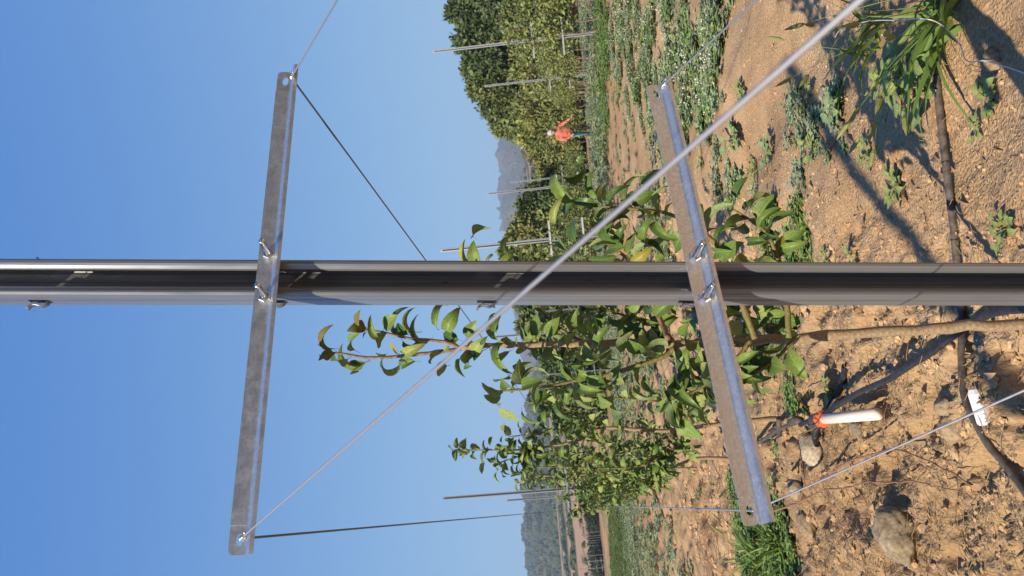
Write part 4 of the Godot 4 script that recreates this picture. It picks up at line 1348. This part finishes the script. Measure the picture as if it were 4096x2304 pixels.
func weeds():
	var white := Color.WHITE
	patch("grey_weeds", [358, -1047, 197, -551, 126, -369, 96, -376, 73, -401, 48, -418, 36, -470, 55, -548, 91, -623, 180, -840, 264, -1081, 364, -1204], 1300, 0.105, mats.weed_grey, white, 0.03, true)
	patch("grey_weeds", [358, -1047, 197, -551, 126, -369, 96, -376, 73, -401, 48, -418, 36, -470, 55, -548, 91, -623, 180, -840, 264, -1081, 364, -1204], 420, 0.12, mats.weed_green, white, 0.10)
	patch("sparse_weeds", [-200, -600, 300, -420, 560, -900, 600, -1500, 200, -1500, -150, -1100], 800, 0.09, mats.weed_grey, white, 0.04)
	patch("low_weeds", [68, -319, 62, -286, 34, -262, 30, -277, 46, -309], 42, 0.07, mats.weed_grey, white, -0.3)
	patch("grey_weeds", [-1384, -4749, -304, -1074, -276, -912, -284, -815, -298, -758, -1870, -4759, -1443, -4418], 1500, 0.17, mats.weed_grey, white, -0.2)
	patch("grey_weeds", [-181, -3519, -62, -854, -130, -819, -538, -3012, -484, -4001], 1300, 0.18, mats.weed_grey, white, -0.2)
	patch("low_weeds", [26, -370, 20, -324, 8, -312, -2, -328, 2, -379], 120, 0.075, mats.weed_green, white, -0.25)
	patch("low_weeds", [100, -928, 73, -739, 6, -682, -43, -837, -33, -1083, 57, -907], 700, 0.11, mats.weed_grey, white, 0.02)
	patch("grass_strip", [546, -1515, 401, -1118, 313, -1437, 268, -1721, 373, -2382], 1500, 0.16, mats.weed_green, white, -0.5)
	patch("low_weeds", [-23, -378, -22, -338, -30, -333, -36, -383], 110, 0.07, mats.weed_green, white, -0.2)
	patch("low_weeds", [-52, -430, -45, -345, -53, -330, -63, -402], 90, 0.06, mats.weed_green, white, 0.0)
	# green hedge-like strip of weeds under the far posts on the left
	patch("far_weeds", [-2800, -7600, -1500, -6000, -1150, -3800, -1250, -3300, -2000, -4200, -3400, -7200], 2600, 0.30, mats.weed_green, Color(0.9, 0.85, 0.8), -0.6)
	patch("far_weeds", [-900, -2200, 300, -2600, 600, -4000, -1500, -4200], 2400, 0.28, mats.weed_grey, white, -0.15)
	patch("far_weeds", [100, -1500, 900, -1700, 1300, -3400, 300, -3600], 1400, 0.28, mats.weed_grey, white, -0.05)
	grass_clump(on_ground(0.56, -1.93), "big tuft of broad grass with drooping blades over the hose at upper right", 32, 0.33, Vector3(-0.35, 0.05, 0.0), 0.008, 14)
	grass_clump(on_ground(0.64, -2.3), "smaller grass tuft behind the big one, with thin seed stalks", 22, 0.34, Vector3(-0.2, 0.4, 0.1), 0.005, 6)
	grass_clump(on_ground(-1.38, -4.0), "tuft of grass below the left end of the lower cross arm", 60, 0.36, Vector3(0, 0.2, 0), 0.008, 4)
	grass_clump(on_ground(-1.62, -4.35), "grass tuft at the bottom edge of the picture, left of the other", 60, 0.42, Vector3(0, 0.1, 0), 0.008, 5)
	grass_clump(on_ground(-1.52, -3.85), "low grass tuft nearest the dry vine twig", 34, 0.26, Vector3(0.1, 0.1, 0.1), 0.007, 0)
	patch("low_weeds", [-190, -500, -120, -480, -118, -385, -150, -360, -200, -400], 420, 0.12, mats.weed_green, white, -0.3)
	var k := 0
	for p in [[0.492, -2.67, 0.11, "largest grey-green weed standing on bare soil left of the dry stick"], [0.485, -3.53, 0.12, "grey-green weed at the edge of the furrow beyond the stick"], [0.66, -4.04, 0.14, "leafy weed at the front edge of the grey weed band"], [0.47, -2.25, 0.075, "small weed beside the thin seed stalks"], [0.185, -2.27, 0.07, "small bright weed between the blurred shadow and the hose"], [0.307, -1.77, 0.065, "two-leaved seedling just in front of the hose"], [0.267, -1.84, 0.05, "tiny seedling near the hose's dark joint"], [-0.014, -2.64, 0.06, "small weed close to the right of the end post"], [0.002, -2.91, 0.055, "seedling in the soil farther right of the end post"], [0.03, -1.72, 0.06, "bright seedling at the right edge of the end post, near the bottom"], [-0.50, -3.05, 0.10, "feathery green weed beside the buried grey pipe"], [-0.88, -3.84, 0.07, "small fern-like weed beside the lower hose"], [-1.08, -3.95, 0.09, "pale weed in front of the grass tuft"], [0.305, -2.40, 0.06, "weed in the blurred shadow stripe"], [0.60, -2.96, 0.09, "weed left of the big tuft's seed stalks"], [0.81, -3.77, 0.10, "weed under the thick blurred wire"], [0.40, -2.9, 0.08, "weed beside the dry stick's upper end"], [0.40, -2.02, 0.14, "broad-leaved weed under the big grass tuft's blades"], [0.45, -2.12, 0.12, "broad-leaved weed between the grass stalks and the hose"], [0.66, -1.75, 0.06, "yellowish weed near the right-hand frame corner"]]:
		seedling(on_ground(p[0], p[1]), p[2], p[3], k in [0, 1, 2, 12])
		k += 1

# ---------------------------------------------------------------- irrigation
func lay(p: PackedVector3Array) -> PackedVector3Array:
	# a stiff hose rests on the high spots of the ground and bridges the hollows
	var q := smooth_path(p, 6)
	var lift := PackedFloat32Array()
	for v in q: lift.append(relief(v.x, v.z))
	var out := PackedVector3Array()
	for i in q.size():
		var sum := 0.0
		for k in range(-7, 8): sum += lift[clampi(i + k, 0, q.size() - 1)]
		out.append(Vector3(q[i].x, q[i].y + sum / 15.0 + 0.002, q[i].z))
	return out

func pipe(called: String, p: PackedVector3Array, r: float, m: Material, label: String, hollow := false):
	var st := st_new()
	var q := lay(p)
	tube(st, q, r, 14, not hollow)
	if hollow: tube(st, q, r * 0.82, 14, false)
	return tag(put(called, done(st), m), label, "hose")

func irrigation():
	var h1 := points([754, 12, -1975, 616, 12, -1968, 454, 12, -1974, 279, 12, -1968, 96, 12, -1970, -38, 12, -1980, -155, 12, -1995, -224, 12, -1996, -300, 12, -1977, -371, 12, -1934, -435, 12, -1876, -492, 12, -1804, -540, 12, -1723, -609, 12, -1604])
	var o = pipe("drip_hose", h1, 0.0092, mats.hose_dusty, "dusty dark drip hose lying across the soil behind the end post")
	# drip joints: darker bands round the hose
	var q := lay(h1)
	for i in [13, 20, 27]:
		var st := st_new()
		tube(st, PackedVector3Array([q[i].lerp(q[i + 1], 0.3), q[i].lerp(q[i + 1], 0.45)]), 0.0099, 14)
		put("dripper", done(st), mats.hose, o)
	pipe("supply_hose", points([-133, 12, -1534, -140, 12, -1660, -147, 12, -1747, -164, 12, -1845, -202, 12, -1959, -268, 30, -2075, -344, 50, -2259, -434, 70, -2558, -548, 90, -2870, -625, 100, -3082]), 0.0092, mats.hose, "black supply hose rising from the end post's foot to the orange fitting")
	pipe("feed_hose", points([-937, 50, -4184, -842, 60, -3884, -742, 80, -3562, -692, 90, -3396, -651, 100, -3255]), 0.0085, mats.hose_dusty, "short worn hose between the lower cross arm and the fitting's elbow")
	pipe("ground_hose", points([-990, 12, -4383, -933, 12, -4207, -873, 12, -3982, -816, 12, -3687, -769, 12, -3467]), 0.009, mats.hose, "black hose lying on the soil below the short worn hose")
	pipe("buried_tube", points([-384, 12, -2846, -436, 12, -2916, -512, 12, -3013, -575, 30, -3033, -646, 40, -3072, -681, 30, -3096, -709, 20, -3080]), 0.0125, mats.hose, "open-ended black tube sticking out of the soil behind the fitting", true)
	var f := points([-644, 100, -3230, -615, 100, -3136, -613, 90, -3070, -586, 85, -2947, -580, 85, -2919, -568, 80, -2871, -500, 12, -2536, -653, 110, -3368, -756, 70, -3547, -577, 90, -2974, -647, 50, -3115, -676, 30, -3131])
	var t := thing("pipe_fitting", "black pipe fitting with an orange nut and a white riser pipe", "fitting", f[2])
	var c := f[2]
	var st := st_new()
	tube(st, PackedVector3Array([f[0] - c, f[1] - c, (f[1].lerp(f[2], 0.5)) - c]), [0.0145, 0.0165, 0.016], 14)
	put("elbow", done(st), mats.hose_dusty, t)
	st = st_new()
	var ax := (f[6] - f[5]).normalized()
	var start := f[5] - ax * 0.012
	tube(st, PackedVector3Array([start - ax * 0.062 - c, start - ax * 0.058 - c, start - ax * 0.035 - c, start - ax * 0.02 - c, start - c]), [0.010, 0.021, 0.024, 0.021, 0.021], 18)
	tube(st, PackedVector3Array([start - ax * 0.035 - c, f[9].lerp(f[10], 0.5) - c, f[11] - c]), [0.018, 0.019, 0.0165], 14)
	put("fitting_body", done(st), mats.black_plastic, t)
	st = st_new(false)
	var ring := PackedVector3Array([start - ax * 0.006 - c, start - ax * 0.004 - c, start + ax * 0.021 - c, start + ax * 0.024 - c])
	tube(st, ring, [0.022, 0.0275, 0.0265, 0.022], 24)
	for k in 12:
		var a := TAU * k / 12.0
		var b := frame_of(ax)
		var rd := b.x * cos(a) + b.y * sin(a)
		box(st, Transform3D(Basis(rd, ax, rd.cross(ax)), start + ax * 0.0085 - c + rd * 0.0272), Vector3(0.005, 0.026, 0.0035))
	put("union_nut", done(st), mats.orange_plastic, t)
	st = st_new()
	tube(st, PackedVector3Array([start + ax * 0.022 - c, f[6] - c]), 0.0185, 20)
	tube(st, PackedVector3Array([start + ax * 0.022 - c, f[6] + ax * 0.003 - c]), 0.0150, 20)
	put("riser_pipe", done(st), mats.white_pipe, t)
	st = st_new()
	tube(st, PackedVector3Array([f[7] - c, f[8] - c]), 0.0115, 12)
	put("peg", done(st), mats.hose_dusty, t)
	# the white ribbed block on the soil, partly under the hose
	var b := thing("plastic_block", "white ribbed plastic block lying under the drip hose", "plastic part", on_ground(-0.372, -1.872, 0.013))
	b.scale = Vector3.ONE * 0.9
	b.rotation = Vector3(0.35, 0.20, 0.12)
	st = st_new(false)
	var sec := [[-0.046, 0.011, 0.007], [-0.040, 0.0155, 0.010], [0.034, 0.0165, 0.0115], [0.046, 0.012, 0.008]]
	for i in 3:
		var a: Array = sec[i]
		var d: Array = sec[i + 1]
		var p := []
		for e in [a, d]:
			for k in [[-1, -1], [1, -1], [1, 0.4], [0.7, 1], [-0.7, 1], [-1, 0.4]]:
				p.append(Vector3(e[0], k[1] * e[2], k[0] * e[1]))
		for k in 6: quad(st, p[k], p[(k + 1) % 6], p[6 + (k + 1) % 6], p[6 + k])
		if i == 0:
			for k in 4:
				for w in [p[0], p[k + 2], p[k + 1]]: st.add_vertex(w)
		if i == 2:
			for k in 4:
				for w in [p[6], p[7 + k], p[8 + k]]: st.add_vertex(w)
	put("block_body", done(st), mats.white_plastic, b)
	for k in 6:
		st = st_new(false)
		box(st, Transform3D(Basis.IDENTITY, Vector3(-0.030 + k * 0.0115, 0.003, 0.0142)), Vector3(0.0026, 0.010, 0.0036))
		put("rib", done(st), mats.white_plastic, b)

# ---------------------------------------------------------------- stones
func stone(at: Vector3, size: Vector3, turn: Vector3, c: Color, c2: Color, label: String, s: int, detail := 28):
	var st := st_new()
	var n := detail
	var v := []
	for i in n / 2 + 1:
		var row := []
		for k in n + 1:
			var a := TAU * (k % n) / n
			var e := PI * i / (n / 2)
			var d := Vector3(sin(e) * cos(a), cos(e), sin(e) * sin(a))
			var g := 1.0 + 0.35 * noise_a.get_noise_3d(d.x * 0.8 + s * 3.0, d.y * 0.8, d.z * 0.8) + 0.05 * noise_b.get_noise_3d(d.x * 1.2 + s, d.y * 1.2, d.z * 1.2)
			# broken faces
			for j in 5:
				var f := Vector3(sin(s * 1.7 + j * 2.1), cos(s * 0.9 + j * 1.3), sin(s * 2.3 + j * 4.0)).normalized()
				g = minf(g, 0.80 / maxf(d.dot(f), 0.01))
			row.append([d * g, g])
		v.append(row)
	for i in n / 2:
		for k in n:
			for e in [[i, k], [i + 1, k], [i + 1, k + 1], [i, k], [i + 1, k + 1], [i, k + 1]]:
				var p: Vector3 = v[e[0]][e[1]][0]
				st.set_color(c.lerp(c2, clampf(noise_b.get_noise_3d(p.x * 1.1 + s * 5.0, p.y * 1.1, p.z * 1.1) * 1.3 + 0.4, 0, 1)))
				st.add_vertex(p * size * 0.5)
	var o := put("stone", done(st), mats.stone)
	o.position = at
	o.rotation = turn
	tag(o, label, "stone")

func stones():
	var tan_ := Color(0.52, 0.40, 0.25)
	var tan2 := Color(0.42, 0.30, 0.17)
	var grey := Color(0.30, 0.26, 0.20)
	stone(on_ground(-0.86, -2.46, 0.035), Vector3(0.17, 0.11, 0.12), Vector3(0.1, 0.5, 0.1), Color(0.36, 0.28, 0.17), Color(0.52, 0.42, 0.28), "big mottled brown rock at the lower left, largest stone in view", 3, 48)
	stone(on_ground(-0.77, -3.30, 0.02), Vector3(0.15, 0.075, 0.11), Vector3(0.5, 0.9, 0.1), Color(0.72, 0.60, 0.42), Color(0.62, 0.50, 0.33), "flat pale stone beside the orange pipe fitting", 5)
	stone(on_ground(-0.578, -2.73, 0.012), Vector3(0.065, 0.045, 0.055), Vector3(0, 0.3, 0), Color(0.36, 0.32, 0.25), grey, "small grey stone beside the white riser pipe", 7)
	stone(on_ground(-0.393, -2.027, 0.008), Vector3(0.06, 0.04, 0.05), Vector3(0, 1.3, 0), tan2, tan_, "rounded clod-like stone right of the white block", 9)
	stone(on_ground(-0.453, -2.03, 0.006), Vector3(0.07, 0.045, 0.06), Vector3(0.2, 0.1, 0), tan_, tan2, "tan stone with a dark hollow behind the white block", 11)
	stone(on_ground(-0.99, -3.5, 0.015), Vector3(0.11, 0.06, 0.08), Vector3(0.2, 0.4, 0.2), tan_, grey, "wedge-shaped stone under the steel wire near the grass", 13)
	stone(on_ground(-0.225, -1.93, 0.012), Vector3(0.06, 0.04, 0.05), Vector3(0, 0.7, 0.1), Color(0.40, 0.35, 0.28), Color(0.38, 0.34, 0.28), "grey rounded stone at the foot of the near pear tree", 15)
	stone(on_ground(0.388, -1.766, 0.004), Vector3(0.06, 0.03, 0.05), Vector3(0, 0.5, 0), tan_, tan2, "flat stone in the shadow beside the big grass tuft", 21)
	stone(on_ground(0.335, -2.17, 0.0), Vector3(0.055, 0.022, 0.045), Vector3(0, 0.9, 0), tan_, tan2, "flat buried stone behind the drip hose", 23)
	stone(on_ground(-0.36, -2.67, 0.004), Vector3(0.05, 0.03, 0.04), Vector3(0, 0.4, 0), tan_, tan2, "small stone beside the supply hose", 25)
	stone(on_ground(0.715, -6.3, 0.02), Vector3(0.12, 0.07, 0.1), Vector3(0, 0.4, 0), Color(0.55, 0.46, 0.34), tan_, "pale stone on the bare strip right of the lower cross arm", 27)
	stone(on_ground(-1.17, -3.55, 0.012), Vector3(0.14, 0.06, 0.10), Vector3(0.1, 0.6, 0.2), tan_, tan2, "slab-like stone in front of the grass tufts", 29)

# ---------------------------------------------------------------- twigs, stick, twine
func twig(called: String, p: PackedVector3Array, r0: float, r1: float, m: Material, label: String, category: String):
	var q := smooth_path(p, 6)
	for i in q.size():
		q[i].y = maxf(q[i].y, gh(q[i].x, q[i].z) + r1)
		if i > 0: q[i] += Vector3(rng.randfn(), rng.randfn() * 0.4, rng.randfn()) * r0 * 0.35
	var rr := radii(q.size(), r0, r1, 0.1)
	for i in q.size():
		if i % 6 == 2: rr[i] *= 1.3
	var st := st_new()
	tube(st, q, rr, 8)
	return tag(put(called, done(st), m), label, category)

func twigs():
	var t := thing("vine_twig", "long reddish dry twig arching over the soil below the steel wire", "twig")
	for a in [[[-1075, 160, -3490, -927, 140, -3097, -819, 100, -2879, -711, 80, -2748, -617, 60, -2504, -565, 50, -2322, -564, 30, -2190, -571, 20, -2043, -585, 10, -1990], 0.0045], [[-820, 100, -2879, -757, 80, -2657, -706, 70, -2524, -670, 50, -2367, -637, 40, -2249, -626, 20, -2136, -614, 10, -2040], 0.003], [[-927, 140, -3097, -825, 130, -3000, -724, 110, -3095, -685, 100, -3137, -634, 120, -2975, -560, 130, -2760, -543, 110, -2942, -526, 60, -3289], 0.003]]:
		var q := smooth_path(points(a[0]), 6)
		for i in q.size(): q[i] += Vector3(rng.randfn(), rng.randfn(), rng.randfn()) * 0.0012
		var rr := radii(q.size(), a[1], 0.0014, 0.12)
		for i in q.size():
			if i % 6 == 2: rr[i] *= 1.35
		var st := st_new()
		tube(st, q, rr, 8)
		put("stem", done(st), mats.dry_twig, t)
	twig("dry_twig", points([-1685, 100, -5566, -1447, 80, -4994, -1327, 70, -4593, -1413, 50, -5177, -1404, 30, -5377, -1333, 20, -5827]), 0.0038, 0.0012, mats.dry_twig, "kinked dark twig behind the lower cross arm's left end", "twig")
	twig("dry_stick", points([583, 12, -2757, 536, 12, -2739, 496, 12, -2703, 440, 12, -2629, 397, 12, -2591, 369, 12, -2550, 336, 12, -2512]), 0.0085, 0.006, mats.grey_twig, "grey weathered stick lying on the bare soil right of the end post", "stick")
	twig("dry_twig", points([475, 8, -2939, 431, 8, -2830, 373, 8, -2773, 329, 8, -2700, 285, 8, -2682, 229, 8, -2653]), 0.0035, 0.0015, mats.grey_twig, "thin dark twig beside the weathered stick", "twig")
	var q := smooth_path(points([676, 50, -2495, 652, 90, -2318, 589, 120, -2058, 514, 150, -1817, 476, 150, -1696, 466, 100, -1731, 432, 60, -1754, 401, 30, -1788, 391, 10, -1759, 364, 10, -1697, 320, 10, -1606]), 8)
	var st := st_new()
	tube(st, q, 0.0013, 7, true, 2, 0.008)
	tag(put("twine", done(st), mats.twine), "loose white twine looped through the big grass tuft", "twine")
	# tangled dry stems and straw
	rng.seed = 301
	for a in [["dry_stems", -2.02, -6.1, 0.45, 260, 0.30, 0.5, mats.dry_twig], ["dry_stems", -1.15, -2.75, 0.35, 300, 0.15, 0.3, mats.dry_twig], ["straw", -0.75, -2.5, 0.55, 520, 0.07, 0.12, mats.straw], ["straw", -0.55, -2.1, 0.4, 380, 0.06, 0.10, mats.straw], ["straw", -0.3, -2.6, 0.5, 300, 0.06, 0.10, mats.straw], ["straw", -1.5, -5.2, 1.1, 420, 0.10, 0.12, mats.straw], ["straw", 0.3, -2.4, 0.7, 90, 0.05, 0.08, mats.straw], ["straw", 0.2, -3.6, 0.9, 120, 0.07, 0.08, mats.straw]]:
		var stick := st_new()
		tube(stick, PackedVector3Array([Vector3(0, 0, -0.5), Vector3(0.03, 0.05, -0.15), Vector3(-0.02, 0.04, 0.2), Vector3(0.02, 0, 0.5)]), [0.012, 0.011, 0.010, 0.006], 4, false)
		var m := done(stick)
		m.surface_set_material(0, a[7])
		var where: Array[Transform3D] = []
		for i in a[4]:
			var x: float = a[1] + rng.randfn() * a[3]
			var z: float = a[2] + rng.randfn() * a[3] * 1.2
			var l: float = a[5] * rng.randf_range(0.4, 1.2)
			var b := Basis(UP, rng.randf() * TAU) * Basis(Vector3.RIGHT, rng.randfn() * a[6])
			where.append(Transform3D(b.scaled_local(Vector3(0.08, 0.08, l) if l < 0.11 else Vector3(l * 0.4, l * 0.4, l)), on_ground(x, z, 0.004 + absf(rng.randfn()) * a[6] * 0.07)))
		tag(put_many(a[0], m, where, PackedColorArray()), "", "", "", "stuff")

func loose_soil():
	rng.seed = 404
	var dry: Array[Transform3D] = []
	var dry_tint := PackedColorArray()
	for i in 420:
		var az := deg_to_rad(rng.randf_range(-26.0, 10.0))
		var r := 1.5 + 3.6 * rng.randf()
		dry.append(leaf_at(on_ground(sin(az) * r, -cos(az) * r, 0.004), Vector3(rng.randfn(), rng.randfn() * 0.12, rng.randfn()), rng.randf_range(0.018, 0.045), UP + Vector3(rng.randfn(), 0, rng.randfn()) * 0.4))
		var g := rng.randf_range(0.6, 1.5)
		dry_tint.append(Color(0.30 * g, 0.20 * g, 0.11 * g))
	tag(put_many("fallen_leaves", orchard_leaf(), dry, dry_tint), "", "", "", "stuff")
	var shapes := []
	for s in 3:
		var m: ArrayMesh = blob(20 + s, 0.65).duplicate()
		m.surface_set_material(0, mats.clod)
		shapes.append(m)
	for s in 3:
		var where: Array[Transform3D] = []
		var tints := PackedColorArray()
		for i in 5200:
			var az := deg_to_rad(rng.randf_range(-27.0, 25.0))
			var r := 1.35 + 6.5 * pow(rng.randf(), 1.6)
			var x := sin(az) * r
			var z := -cos(az) * r
			var rough := smoothstep(0.3, -0.4, x + 0.16 * (z + 2.0))
			if rng.randf() > 0.42 + 0.58 * rough: continue
			var l := (0.0028 + 0.008 * pow(rng.randf(), 4.0) + 0.020 * rough * pow(rng.randf(), 7.0)) * (0.8 + r * 0.13)
			where.append(Transform3D(Basis.from_euler(Vector3(rng.randfn() * 0.4, rng.randf() * TAU, rng.randfn() * 0.4)).scaled(Vector3(l * rng.randf_range(0.8, 1.6), l, l)), on_ground(x, z, l * 0.15)))
			var c := soil_color(x, z, r)
			var g := rng.randf_range(0.84, 1.02)
			tints.append(Color(c.r * g, c.g * g, c.b * g))
		tag(put_many("soil_clods", shapes[s], where, tints), "", "", "", "stuff")
